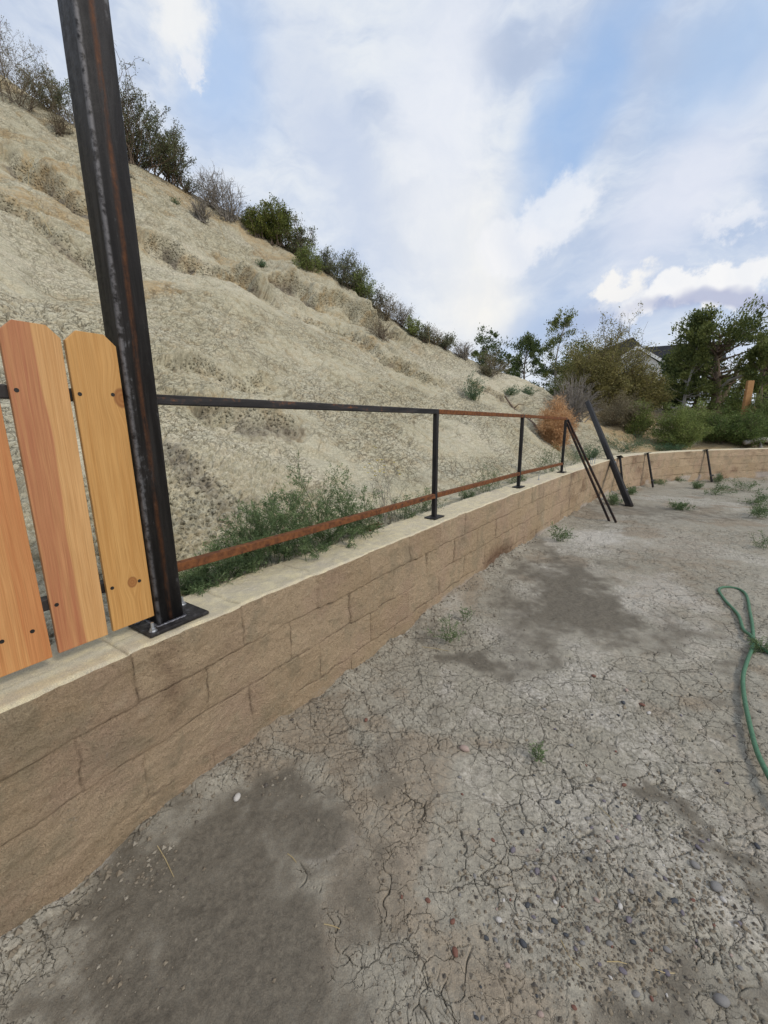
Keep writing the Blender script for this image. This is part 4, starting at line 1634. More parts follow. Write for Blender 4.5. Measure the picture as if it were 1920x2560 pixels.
# weeds along the soil strip behind the wall
rngp = np.random.default_rng(11)
WEEDS = [  # foot u, v, height px, width px, kind
    (500, 1478, 75, 90, 'low', 'low dark green weed touching the foot of the big steel post'),
    (560, 1462, 110, 95, 'low', 'low sprawling green weed a little right of the big steel post'),
    (628, 1440, 130, 110, 'low', 'dense green weed under the near end of the rusty bottom rail'),
    (690, 1425, 250, 130, 'tall', 'tall feathery green weed, highest spike of the clump behind the wall'),
    (745, 1405, 205, 150, 'tall', 'bushy green weed crossing the rusty bottom rail, left of the clump middle'),
    (800, 1385, 225, 150, 'tall', 'bushy green weed in the middle of the clump behind the rusty bottom rail'),
    (852, 1362, 225, 130, 'tall', 'tall green weed with several upright spikes right of the clump middle'),
    (905, 1338, 170, 110, 'tall', 'thin green weed at the right end of the big clump'),
    (610, 1400, 190, 60, 'thin', 'single thin green weed stalk standing behind the rusty rail near the steel post'),
    (1040, 1300, 70, 70, 'low', 'small green weed just left of the nearest slim railing post'),
    (1110, 1278, 65, 70, 'low', 'small green weed just right of the nearest slim railing post'),
    (1190, 1245, 45, 35, 'low', 'tiny green weed halfway between the nearest two slim railing posts'),
    (1245, 1226, 75, 75, 'low', 'spiky green weed left of the middle slim railing post'),
    (1330, 1206, 35, 40, 'low', 'tiny green weed right of the middle slim railing post'),
    (1395, 1180, 95, 60, 'tall', 'grey-green weed just left of the last slim railing post'),
    (1462, 1160, 70, 80, 'low', 'grey-green weed behind the top of the angle bars'),
]
for i, (u, v, ph, pw, kind, label) in enumerate(WEEDS):
    P = at_z(u, v, .69)
    s_, n_ = sn_of(P)
    n_ = max(n_, WALL_T + .06)
    q = wp(s_, n_)
    P = np.array([q[0], q[1], terrain(s_, n_) - .01])
    z = depth_of(P, u, v)
    h, w = ph * PX * z, pw * PX * z * 1.3
    near = z < 3.2
    if kind == 'tall':
        plant('weed', label, 'weed', P, h, w, 100 + i, M['weedstem'], M['weed'], n_main=17, n_sub=15, total=4600 if near else 1500, lsize=.019, aspect=.24, scatter=.008, r0=.0026, sub_len=.24, spread=1.0, curl=.15, feet=.2, k=3, group='weeds along the back of the wall')
    elif kind == 'thin':
        plant('weed', label, 'weed', P, h, w * .6, 100 + i, M['weedstem'], M['weed'], n_main=3, n_sub=16, total=420, lsize=.015, aspect=.25, scatter=.006, r0=.0024, sub_len=.14, spread=.5, curl=.15, k=3, group='weeds along the back of the wall')
    else:
        plant('weed', label, 'weed', P, h, w, 100 + i, M['weedstem'], M['weed'], n_main=20, n_sub=8, total=2700 if near else 1200, lsize=.017, aspect=.26, scatter=.010, r0=.0022, sub_len=.35, spread=1.0, curl=.3, feet=.2, k=3, group='weeds along the back of the wall')
P = hit(985, 1330)[0]
u, v = 985, 1305
s_, n_ = sn_of(at_z(u, v, .69))
q = wp(s_, max(n_, WALL_T + .12))
P = np.array([q[0], q[1], terrain(s_, max(n_, WALL_T + .12)) - .01])
h, w = sized(u, v, 185, 150, P)
plant('flowering_weed', 'thin grey stalked weed with small yellow flowers behind the railing', 'flower plant', P, h, w, 71, M['greytwig'], M['sage'], n_main=12, n_sub=9, total=900, lsize=.012, aspect=.25, scatter=.008, r0=.0022, sub_len=.3, k=3, flowers=18)

# weeds rooted in the yard
YW = [(1120, 1600, 70, 110, 'ragged green weed on the bare soil near the wall foot, nearest of the pair'), (1165, 1552, 45, 50, 'small green weed sprig behind the ragged weed near the wall foot'),
      (1395, 1352, 45, 60, 'small weed at the wall foot below the last railing posts'), (1345, 1895, 42, 40, 'tiny grey-green sprig alone in the cracked soil mid yard'),
      (1785, 1238, 32, 80, 'low green weed patch below the farthest leaning short post'), (1740, 1222, 22, 40, 'very small weed left of the low green patch in the far yard'), (1858, 1228, 34, 90, 'low green weed patch in the far yard near the right edge'),
      (1890, 1262, 36, 70, 'green weed tuft near the right edge behind the larger weed mats'), (1895, 1292, 36, 80, 'dark green weed mat at the right edge above the hose'), (1905, 1368, 42, 70, 'dark green weed clump at the right edge, farther than the hose'),
      (1905, 1630, 45, 70, 'dark green weed beside the hose crossing at the right edge'), (1570, 1238, 24, 50, 'weed at the wall foot right of the big leaning tube'), (1640, 1213, 22, 50, 'weed at the foot of the middle leaning short post'), (1690, 1206, 20, 40, 'small weed along the far wall foot'),
      (1700, 1275, 18, 60, 'faint grass tuft in front of the middle leaning short post'), (1792, 1205, 26, 26, 'upright little weed beside the foot of the farthest short post'), (1530, 1262, 26, 40, 'little weed at the wall foot behind the leaning angle bars')]
for i, (u, v, ph, pw, label) in enumerate(YW):
    P = yard_pt(u, v)
    P[2] -= .005
    h, w = sized(u, v, ph, pw, P)
    z = depth_of(P, u, v)
    plant('weed', label, 'weed', P, h, w, 300 + i, M['weedstem'], M['weed'], n_main=6 if i in (1, 3) else 11, n_sub=6, total=int((160 if i in (1, 3) else 420) if z < 6 else 900), lsize=.018 if z < 5 else .034, aspect=.28, scatter=.008 if z < 5 else .02, r0=.0022, sub_len=.4, spread=1.05, k=3, group='weeds rooted in the yard')

# brush along the skyline and on the slope: foot u, v, height px, width px, kind
RB = [
    (45, 275, 165, 175, 'sagedry', 'shaggy tan and green brush clump at the upper left corner of the hill'),
    (12, 150, 110, 60, 'twiggy', 'bare twiggy stalks above the brush at the top left edge'),
    (135, 235, 100, 120, 'sage', 'grey-green sagebrush leaning out on the skyline left of the steel post'),
    (190, 262, 75, 60, 'twiggy', 'dark bare twigs on the skyline just left of the steel post'),
    (150, 340, 70, 70, 'sagedry', 'small dry weed on the slope left of the steel post'),
    (365, 425, 190, 170, 'jun', 'large dark green shrub on the skyline right behind the steel post'),
    (330, 400, 215, 55, 'jun', 'tall thin shrub stems against the sky touching the steel post'),
    (430, 450, 130, 100, 'jun', 'open twiggy green shrub drooping down the skyline beside the large dark shrub'),
    (468, 482, 50, 70, 'dark', 'low dark shrub on the skyline below the large dark shrub'),
    (528, 520, 95, 80, 'grey', 'grey bare brush on the skyline, left one of two'),
    (572, 556, 105, 90, 'grey', 'grey bare brush on the skyline, right one of two'),
    (503, 552, 60, 50, 'grey', 'small dry grey shrub alone on the slope below the grey skyline brush'),
    (618, 575, 50, 60, 'dark', 'low dull shrub on the skyline left of the bright juniper'),
    (648, 600, 70, 70, 'juny', 'low left lobe of juniper hugging the skyline'),
    (695, 622, 110, 110, 'juny', 'bright green juniper bush highest above the middle of the skyline'),
    (752, 655, 85, 70, 'jun', 'ragged juniper sprig with bare twigs right of the bright juniper'),
    (768, 690, 65, 70, 'bright', 'fresh green bush on the skyline below the juniper'),
    (820, 705, 65, 70, 'sage', 'grey-green bush on the skyline, third below the juniper'),
    (870, 735, 90, 90, 'sage', 'thick grey-green bush overhanging the broken ledge'),
    (905, 755, 90, 60, 'bright', 'yellow-green bush standing at the right end of the overhanging brush'),
    (935, 775, 60, 60, 'dark', 'dark scrub under the overhanging brush on the skyline'),
    (965, 800, 70, 60, 'sagedry', 'dry brown brush on the skyline above the dead brown shrub'),
    (1000, 812, 60, 60, 'sagedry', 'dry tan brush further down the skyline'),
    (952, 862, 60, 70, 'dead', 'dead brown shrub slumped on the slope under the skyline'),
    (1032, 832, 50, 50, 'bright', 'small green bush on the lower skyline, first of the row'),
    (1062, 848, 42, 45, 'sage', 'small green-grey bush on the lower skyline, second of the row'),
    (1085, 860, 42, 40, 'sagedry', 'small dry bush on the lower skyline, third of the row'),
    (1112, 872, 40, 50, 'sage', 'small grey bush on the lower skyline, fourth of the row'),
    (1155, 895, 42, 60, 'grey', 'rounded grey bush on the lower skyline, left of the small pine'),
    (1225, 938, 62, 75, 'sagedry', 'grey-brown bush in front of the small dark pine'),
    (1183, 998, 66, 50, 'blue', 'bright green bush alone on the slope above the railing'),
    (1278, 978, 22, 40, 'blue', 'tiny green tuft on the slope, left one of two'),
    (1322, 988, 24, 40, 'blue', 'tiny green tuft on the slope, right one of two'),
    (437, 510, 14, 26, 'blue', 'tiny green sprout on the upper slope just right of the steel post'),
    (655, 655, 14, 24, 'blue', 'tiny green sprout on the upper slope above the broken ledge'),
    (330, 470, 16, 30, 'sagedry', 'small dry tuft high on the slope beside the steel post'),
    (1212, 935, 22, 30, 'sage', 'tiny grey tuft on the slope left of the grey-brown bush'),
]
for i, (u, v, ph, pw, kind, label) in enumerate(RB):
    P = ridge_place(u, v)
    h, w = sized(u, v, ph, pw, P)
    lab = dict(seed=500 + i)
    sc = max(.018, depth_of(P, u, v) * PX * 4.2)
    S_ = dict(sage=('sagebrush', M['twig'], M['sage'], dict(n_main=30, n_sub=8, total=5200, lsize=sc, aspect=.40, scatter=sc * .8, r0=.008, bare=.15)),
              sagedry=('dry_bush', M['twig'], M['sagebrown'], dict(n_main=30, n_sub=7, total=4200, lsize=sc * .9, aspect=.25, scatter=sc * .8, r0=.006, bare=.25, sub2=1)),
              grey=('grey_bush', M['greytwig'], M['sagebrown'], dict(n_main=40, n_sub=8, total=900, lsize=sc * .8, aspect=.25, scatter=sc * .6, r0=.010, sub2=2, bare=.5)),
              twiggy=('bare_bush', M['greytwig'], M['sage'], dict(n_main=9, n_sub=7, total=220, lsize=sc * .8, aspect=.4, scatter=sc * .5, r0=.008, sub2=2, bare=.4, curl=.45)),
              jun=('shrub', M['bark'], M['sagedark'], dict(n_main=22, n_sub=10, total=3600, lsize=sc * .95, aspect=.45, scatter=sc * .75, r0=.013, sub2=1, bare=.12, curl=.4)),
              juny=('juniper_bush', M['bark'], M['juniper_y'], dict(n_main=24, n_sub=10, total=8000, lsize=sc, aspect=.48, scatter=sc * .9, r0=.014, bare=.05)),
              dark=('shrub', M['twig'], M['sagedark'], dict(n_main=26, n_sub=8, total=3000, lsize=sc, aspect=.40, scatter=sc * .8, r0=.007, sub2=1, bare=.2)),
              bright=('green_bush', M['twig'], M['bright'], dict(n_main=28, n_sub=8, total=5000, lsize=sc, aspect=.40, scatter=sc * .8, r0=.007, bare=.1)),
              blue=('green_bush', M['weedstem'], M['bluegreen'], dict(n_main=22, n_sub=7, total=2200, lsize=sc, aspect=.34, scatter=sc * .7, r0=.006)),
              dead=('dead_bush', M['twig'], M['sagebrown'], dict(n_main=34, n_sub=8, total=260, lsize=sc * .7, aspect=.2, scatter=sc * .6, r0=.006, sub2=2)))[kind]
    lean = (0, 0)
    S_[3]['total'] = int(S_[3]['total'] * min(1.0, max(.10, h * w / .5)))
    plant(S_[0], label, 'bush', P, h * 1.02, w * 1.15, 500 + i, S_[1], S_[2], lean=lean, k=3, **S_[3], group=None)

# ------------------------------------------------------------------ trees, brush and houses beyond the curve of the wall


def tree(name, label, P, h, w, seed, leaf, profile, n_clump=40, total=7000, lsize=.07, clump_r=.22, trunk_r=.12, z0=.12, bark='bark', lean=(0, 0), limbs=True, aspect=.5, trunk_top=.9, cat='tree', upward=.4, group=None, tr_name='trunk', split=False):
    """profile(t) gives crown half-width (0..1) at height t (0..1)"""
    rng = np.random.default_rng(seed)
    o = thing(name, label, cat, tuple(P), 0, group)
    t = np.linspace(0, 1, 9)
    tr = np.stack([lean[0] * t + .05 * h * np.sin(t * 4 + seed) * t, lean[1] * t + .04 * h * np.cos(t * 5 + seed) * t, t * h * trunk_top], 1)
    tr -= tr[0]
    m = MB()
    flare = 1 + .8 * np.exp(-t / .06)
    m.tube(tr, trunk_r * (1 - .88 * t) * flare, 9)
    if split:
        a = tr[1] + np.array([0, 0, 0])
        q = np.stack([a, a + (w * .10, 0, h * .12), a + (w * .2, .05, h * .30), a + (w * .26, .1, h * .48)])
        m.tube(q, np.array([.6, .5, .38, .2]) * trunk_r, 8)
    Ps, Ds, Ts = [], [], []
    total = int(total * 1.55)
    lsize *= 1.2
    per = total // n_clump
    for i in range(n_clump):
        zt = z0 + (1 - z0) * rng.uniform(0, 1) ** .85
        az = rng.uniform(0, 2 * np.pi)
        rr = profile(zt) * w / 2 * math.sqrt(rng.uniform(.08, 1))
        j = min(zt * .8 / trunk_top, .98) * 8
        k = min(int(j), 7)
        base = tr[k] + (tr[k + 1] - tr[k]) * (j - k)
        c = np.array([base[0] + rr * math.cos(az), base[1] + rr * math.sin(az), zt * h])
        if limbs:
            mid = (base * .5 + c * .5) + np.array([0, 0, -.05 * h * rng.random()]) + rng.normal(size=3) * .02 * h
            ts = np.linspace(0, 1, 5)[:, None]
            q = (1 - ts) ** 2 * base + 2 * ts * (1 - ts) * mid + ts * ts * c
            r_ = trunk_r * .34 * (1 - .6 * zt)
            m.tube(q, np.linspace(r_, r_ * .2, 5), 4)
        cr = clump_r * w / 2 * rng.uniform(.6, 1.25)
        # a clump is a handful of sprays
        ns = 7
        cen = c + rng.normal(size=(ns, 3)) * cr * .6
        idx = rng.integers(0, ns, per)
        Pp = cen[idx] + rng.normal(size=(per, 3)) * cr * (.34, .34, .30)
        dr = Pp - base
        dr /= np.linalg.norm(dr, axis=1)[:, None] + 1e-9
        dr[:, 2] += upward
        Ps.append(Pp)
        Ds.append(dr)
        Ts.append(np.clip(rng.uniform(.1, .9) + rng.normal(size=ns) * .18, 0, 1)[idx])
    m.build(tr_name, M[bark], o, True)
    V, Q, D = cards(np.concatenate(Ps), np.concatenate(Ds), lsize, aspect, rng, np.concatenate(Ts), .6)
    V[:, 2] = np.maximum(V[:, 2], .02)
    link_mesh('crown', V, Q, None, M[leaf], o, False, D)
    return o


def far_place(u, v, dist):
    P, s, n = place(u, v, dist)
    return P


def h_from(P, u, vtop, vfoot_dummy=None):
    """height that reaches photo row vtop above P"""
    d = ray(u, vtop)
    k = np.hypot(P[0], P[1]) / np.hypot(d[0], d[1])
    return EYE + d[2] * k - P[2]


cone = lambda t: (1 - t) ** .75 * 1.0 + .05
roundp = lambda t: math.sqrt(max(0.03, 1 - ((t - .55) / .5) ** 2))
bushy = lambda t: math.sqrt(max(.03, 1 - ((t - .35) / .68) ** 2))
airy = lambda t: .35 + .65 * math.sin(math.pi * min(1, t * .95 + .12))
TREES = [
    # u, dist, vtop, width px, name, label, leaf, profile, opts
    (1218, 26, 836, 78, 'pine_tree', 'small dark pine poking up behind the lower skyline of the hill', 'pine', bushy, dict(n_clump=30, total=4500, lsize=.10, clump_r=.30, trunk_r=.10)),
    (1312, 26, 852, 82, 'juniper_tree', 'dark dense juniper where the hill meets the brush, left of the airy tree', 'pine', bushy, dict(n_clump=34, total=5200, lsize=.09, clump_r=.30, trunk_r=.10)),
    (1388, 28, 786, 105, 'airy_tree', 'tall airy tree with see-through crown and grey trunk left of the dark roof', 'juniper', airy, dict(n_clump=52, total=4200, lsize=.085, clump_r=.17, trunk_r=.075, z0=.22, bark='deadwood', trunk_top=.97)),
    (1452, 28, 868, 110, 'juniper_tree', 'dark juniper mass behind the olive bush under the left end of the roof', 'juniper', bushy, dict(n_clump=30, total=4500, lsize=.10, clump_r=.32, trunk_r=.10)),
    (1712, 19.5, 797, 125, 'juniper_tree', 'narrow pointed juniper with a bare grey stem showing, left of the big juniper', 'juniper', cone, dict(n_clump=60, total=8000, lsize=.070, clump_r=.20, trunk_r=.065, bark='deadwood', trunk_top=.93)),
    (1668, 21, 900, 105, 'juniper_tree', 'low dark juniper mass filling the shade below the white gable', 'pine', bushy, dict(n_clump=36, total=5500, lsize=.08, clump_r=.30, trunk_r=.09)),
    (1740, 21.5, 880, 110, 'juniper_tree', 'dark juniper mass between the pointed juniper and the big trunk', 'pine', bushy, dict(n_clump=36, total=5500, lsize=.08, clump_r=.30, trunk_r=.09)),
    (1788, 20, 786, 190, 'juniper_tree', 'big juniper with a thick split brown trunk and a broad rounded crown', 'juniper', lambda t: 0 if t < .3 else math.sqrt(max(.05, 1 - ((t - .70) / .42) ** 2)), dict(n_clump=58, total=7200, lsize=.075, clump_r=.17, trunk_r=.20, z0=.36, split=True, trunk_top=.86)),
    (1905, 19, 838, 90, 'juniper_tree', 'juniper foliage at the right edge hanging in front of the brown building', 'juniper', lambda t: 0 if t < .42 else roundp((t - .42) / .58), dict(n_clump=34, total=4200, lsize=.075, clump_r=.24, trunk_r=.08, z0=.45)),
    (1845, 22, 930, 90, 'juniper_bush', 'low green juniper bush behind the orange wooden post', 'juniper_y', bushy, dict(n_clump=26, total=3600, lsize=.08, clump_r=.3, trunk_r=.06, cat='bush')),
    (1263, 60, 893, 16, 'pine_tree', 'tiny far conifer in the gap between the hill and the brush', 'pine', cone, dict(n_clump=14, total=900, lsize=.22, clump_r=.4, trunk_r=.1)),
    (1276, 62, 902, 18, 'pine_tree', 'tiny far conifer touching the dark juniper in the gap', 'pine', cone, dict(n_clump=14, total=900, lsize=.22, clump_r=.4, trunk_r=.1)),
]
for i, (u, dist, vt, pw, nm, lab, leaf, prof, kw) in enumerate(TREES):
    P = far_place(u, 1000, dist)
    h = h_from(P, u, vt)
    w = pw * PX * depth_of(P, u, 1000)
    tree(nm, lab, P, h, w * 1.05, 900 + i, leaf, prof, **kw)

# dead branch of the big juniper
P = far_place(1788, 1000, 20)
T0 = np.array([0, 0, 0])
dbr = bpy.data.objects.get('juniper_tree.005') or None
big = [o for o in scene.objects if o.get('label', '').startswith('big juniper')][0]
m = MB()


def on_ray(u, v, dist):
    d = ray(u, v)
    return d * (dist / np.hypot(d[0], d[1])) + np.array([0, 0, EYE])


br = np.array([on_ray(1796, 985, 19.9), on_ray(1806, 966, 19.8), on_ray(1822, 951, 19.7), on_ray(1848, 942, 19.5), on_ray(1868, 934, 19.4), on_ray(1884, 922, 19.3)]) - np.array(big.location)
m.tube(br, [.06, .055, .05, .045, .035, .015], 6)
m.tube(np.array([br[3], br[3] + (.2, 0, .05), br[3] + (.4, -.1, -.02)]), [.025, .018, .006], 5)
dbm = m.build('dead_branch', M['deadwood'], big, True)
dbm['label'] = 'bleached bare branch reaching right'

BRUSH = [
    # u, v foot, height px, width px, kind, label, dist or None
    (1505, 1022, 205, 205, 'olive', 'large olive-yellow bush with wispy top in front of the dark roof', 17.5),
    (1590, 1012, 85, 120, 'olive', 'olive bush at the right flank of the large olive bush, below the gable', 17.8),
    (1480, 1010, 120, 130, 'olive', 'olive bush low on the left flank of the large olive bush', 16.8),
    (1545, 1072, 80, 115, 'drybr', 'brown dry brush under the large olive bush', None),
    (1428, 1048, 112, 115, 'grey', 'grey dead spiky bush behind the orange tumbleweed', None),
    (1592, 1088, 88, 60, 'bright', 'bright green bush on the bank right of the dry brush', None),
    (1690, 1115, 118, 105, 'bright', 'wide yellow-green bush on the bank, largest of the low green ones', None),
    (1738, 1092, 85, 85, 'bright', 'yellow-green bush overlapping the widest low bush on its right', None),
    (1668, 1020, 55, 70, 'bright', 'small light green bush below the pointed juniper', None),
    (1800, 1108, 80, 100, 'green', 'mid green feathery bush on the bank below the big juniper', None),
    (1862, 1118, 85, 85, 'green', 'deep green bush near the right edge above the wall', None),
    (1915, 1112, 75, 65, 'green', 'deep green bush cut by the right edge above the wall', None),
    (1840, 1010, 40, 60, 'bright', 'light green ground bush at the foot of the orange post', 19),
    (1905, 1025, 45, 60, 'bright', 'light green bush by the dark doorway at the right edge', 18),
    (1385, 990, 50, 60, 'bright', 'small green bush at the top of the gully behind the tumbleweed', None),
    (1350, 965, 40, 70, 'drybr', 'dark brown low brush under the dark dense juniper', None),
    (1555, 1128, 45, 110, 'grassy', 'short bright green grassy weeds behind the wall right of the leaning tube', None),
    (1475, 1150, 40, 60, 'grassy', 'sparse grassy weeds behind the wall left of the leaning tube', None),
    (1660, 1126, 20, 90, 'grassy', 'thin low weeds along the back of the far wall', None),
    (1605, 1118, 50, 60, 'yflower', 'sparse weed with pale yellow flowers on the bank behind the far wall', None),
]
for i, (u, v, ph, pw, kind, label, dist) in enumerate(BRUSH):
    P = place(u, v, dist)[0] if dist else place(u, v)[0]
    if dist:
        h = h_from(P, u, v - ph)
        w = pw * PX * depth_of(P, u, v)
    else:
        h, w = sized(u, v, ph, pw, P)
    sc = max(.02, depth_of(P, u, v) * PX * 4.4)
    S_ = dict(olive=('rabbitbrush', M['twig'], M['olive'], dict(n_main=70, n_sub=10, total=9000, lsize=sc * .95, aspect=.42, scatter=sc * 1.1, r0=.016, curl=.35, bare=.08, spread=1.05)),
              drybr=('dry_bush', M['twig'], M['sagebrown'], dict(n_main=50, n_sub=8, total=6000, lsize=sc * .9, aspect=.3, scatter=sc, r0=.007, sub2=1, bare=.2)),
              grey=('dead_bush', M['greytwig'], None, dict(n_main=170, n_sub=6, total=0, r0=.013, sub2=1, curl=.16, sub_len=.28)),
              bright=('green_bush', M['twig'], M['bright'], dict(n_main=44, n_sub=10, total=7000, lsize=sc * .95, aspect=.36, scatter=sc * .9, r0=.008, bare=.06, curl=.3)),
              green=('green_bush', M['twig'], M['midgreen'], dict(n_main=44, n_sub=10, total=7000, lsize=sc * .95, aspect=.36, scatter=sc * .9, r0=.008, bare=.06, curl=.3)),
              grassy=('weed', M['weedstem'], M['bluegreen'], dict(n_main=44, n_sub=3, total=1500, lsize=sc * 1.1, aspect=.16, scatter=sc * .5, r0=.004, spread=1.1)),
              yflower=('flowering_weed', M['weedstem'], M['sage'], dict(n_main=16, n_sub=5, total=400, lsize=sc * .6, aspect=.25, scatter=sc * .5, r0=.004, flowers=14)))[kind]
    plant(S_[0], label, 'flower plant' if kind == 'yflower' else ('weed' if kind == 'grassy' else 'bush'), P, h * 1.05, w * (1.04 if kind in ('olive', 'bright', 'green') else 1.2), 700 + i, S_[1], S_[2], k=3, **S_[3])


def build_tumbleweed():
    rng = np.random.default_rng(77)
    P, s, n = place(1385, 1108)
    h, w = sized(1385, 1108, 130, 88, P)
    o = thing('tumbleweed', 'large dry orange-brown tumbleweed caught in the gully behind the railing end', 'tumbleweed', (P[0], P[1], P[2] - .05))
    stems, tips = skeleton(rng, h * 1.02, w * 1.02, 70, 8, r0=.006, curl=.5, sub2=2, sub_len=.32)
    m = MB()
    for pts, r in stems:
        m.tube(pts, r, 3)
    m.build('stem', M['redtwig'], o)
    V, Q, D = leaf_on_tips(rng, tips, 16000, .085, .09, .03, .9)
    V[:, 2] = np.maximum(V[:, 2], 0)
    link_mesh('twig', V, Q, None, M['rusttwig'], o, False, D)
    # dead root running down the gully
    pts = []
    for u, v in ((1262, 985), (1285, 1010), (1308, 1032), (1322, 1052), (1342, 1072), (1362, 1092)):
        q, s_, n_ = place(u, v)
        pts.append(q + (0, 0, .05))
    m = MB()
    m.tube(catmull(np.array(pts), 5), np.linspace(.018, .05, 26), 6)
    for a in (0.3, .6, .8):
        b = pts[int(a * 5)]
        m.tube(np.array([b, b + (.1, -.05, .10), b + (.22, -.12, .08)]), [.015, .01, .004], 5)
    r = m.build('dead_root', M['bark'], None, True)
    tag(r, 'dark dead root snaking down the gully to the orange tumbleweed', 'root')
    # brush debris and rocks on the bank
    P, s, n = place(1640, 1065)
    d = thing('dead_branch_pile', 'fan of grey dead branches lying on the bank between the green bushes', 'branches', tuple(P + (0, 0, .05)))
    m = MB()
    for i in range(14):
        a = rng.uniform(-.5, .5)
        L_ = rng.uniform(.5, 1.1)
        p = np.array([[0, 0, 0], [L_ * .5 * math.cos(a), L_ * .2 * a, L_ * .25 * rng.uniform(.4, 1)], [L_ * math.cos(a), L_ * .4 * a, L_ * .5 * rng.uniform(.4, 1)]])
        m.tube(p + rng.normal(size=(3, 3)) * .02, [.014, .010, .004], 4)
    m.build('branch', M['deadwood'], d)


build_tumbleweed()


def rock_mesh(name, rng, size, mat, flat=.6, detail=2):
    me = bpy.data.meshes.new(name)
    import bmesh
    bm = bmesh.new()
    bmesh.ops.create_icosphere(bm, subdivisions=detail, radius=.5)
    off = rng.uniform(0, 50, 3)
    sx = np.array([1, rng.uniform(.6, .85), flat * rng.uniform(.7, 1)]) * size
    dirs = rng.normal(size=(7, 3))
    dirs /= np.linalg.norm(dirs, axis=1)[:, None]
    lim = rng.uniform(.34, .48, 7)
    for v in bm.verts:
        c = np.array(v.co)
        for d_, l_ in zip(dirs, lim):
            k = c @ d_
            if k > l_:
                c = c - d_ * (k - l_) * .8
        v.co = Vector(c * sx)
    bm.to_mesh(me)
    bm.free()
    for p in me.polygons:
        p.use_smooth = True
    me.materials.append(mat)
    return me


def add_mesh_obj(name, me, loc, rot, label, cat, group=None):
    o = bpy.data.objects.new(name, me)
    col.objects.link(o)
    o.location = loc
    o.rotation_euler = rot
    return tag(o, label, cat, group)


rngr = np.random.default_rng(5)
P = place(1865, 1030, 18.5)[0]
add_mesh_obj('rock', rock_mesh('rock', rngr, 1.3, M['rock'], .35, 3), P + (0, 0, .12), (0, 0, .4), 'flat pale rock slab on the bank below the orange post', 'rock')
P = place(1655, 1070)[0]
add_mesh_obj('rock', rock_mesh('rock', rngr, .42, M['rock'], .8, 3), P + (0, 0, .1), (.2, 0, .4), 'pale rounded rock half hidden in brush beside the dead branches', 'rock')
P = place(1912, 1060, 16.5)[0]
m = MB()
m.tube(np.array([P + (-.5, 0, .22), P + (0, .02, .30), P + (.7, .1, .26)]), [.07, .08, .06], 8)
m.tube(np.array([P + (-.05, 0, .30), P + (-.1, -.1, .12), P + (-.12, -.12, -.05)]), [.05, .05, .04], 7)
tag(m.build('log', M['deadwood'], None, True), 'bleached dead log at the right edge above the green bushes', 'log')


def build_wood_post():
    P = far_place(1868, 1000, 18.0)
    h = h_from(P, 1868, 952)
    o = thing('wooden_post', 'weathered orange wooden post standing upright right of the big juniper trunk', 'post', tuple(P))
    m = MB()
    m.box((0, 0, h / 2), .21, .09, h, .01)
    m.build('board', M['stakewood'], o)


build_wood_post()


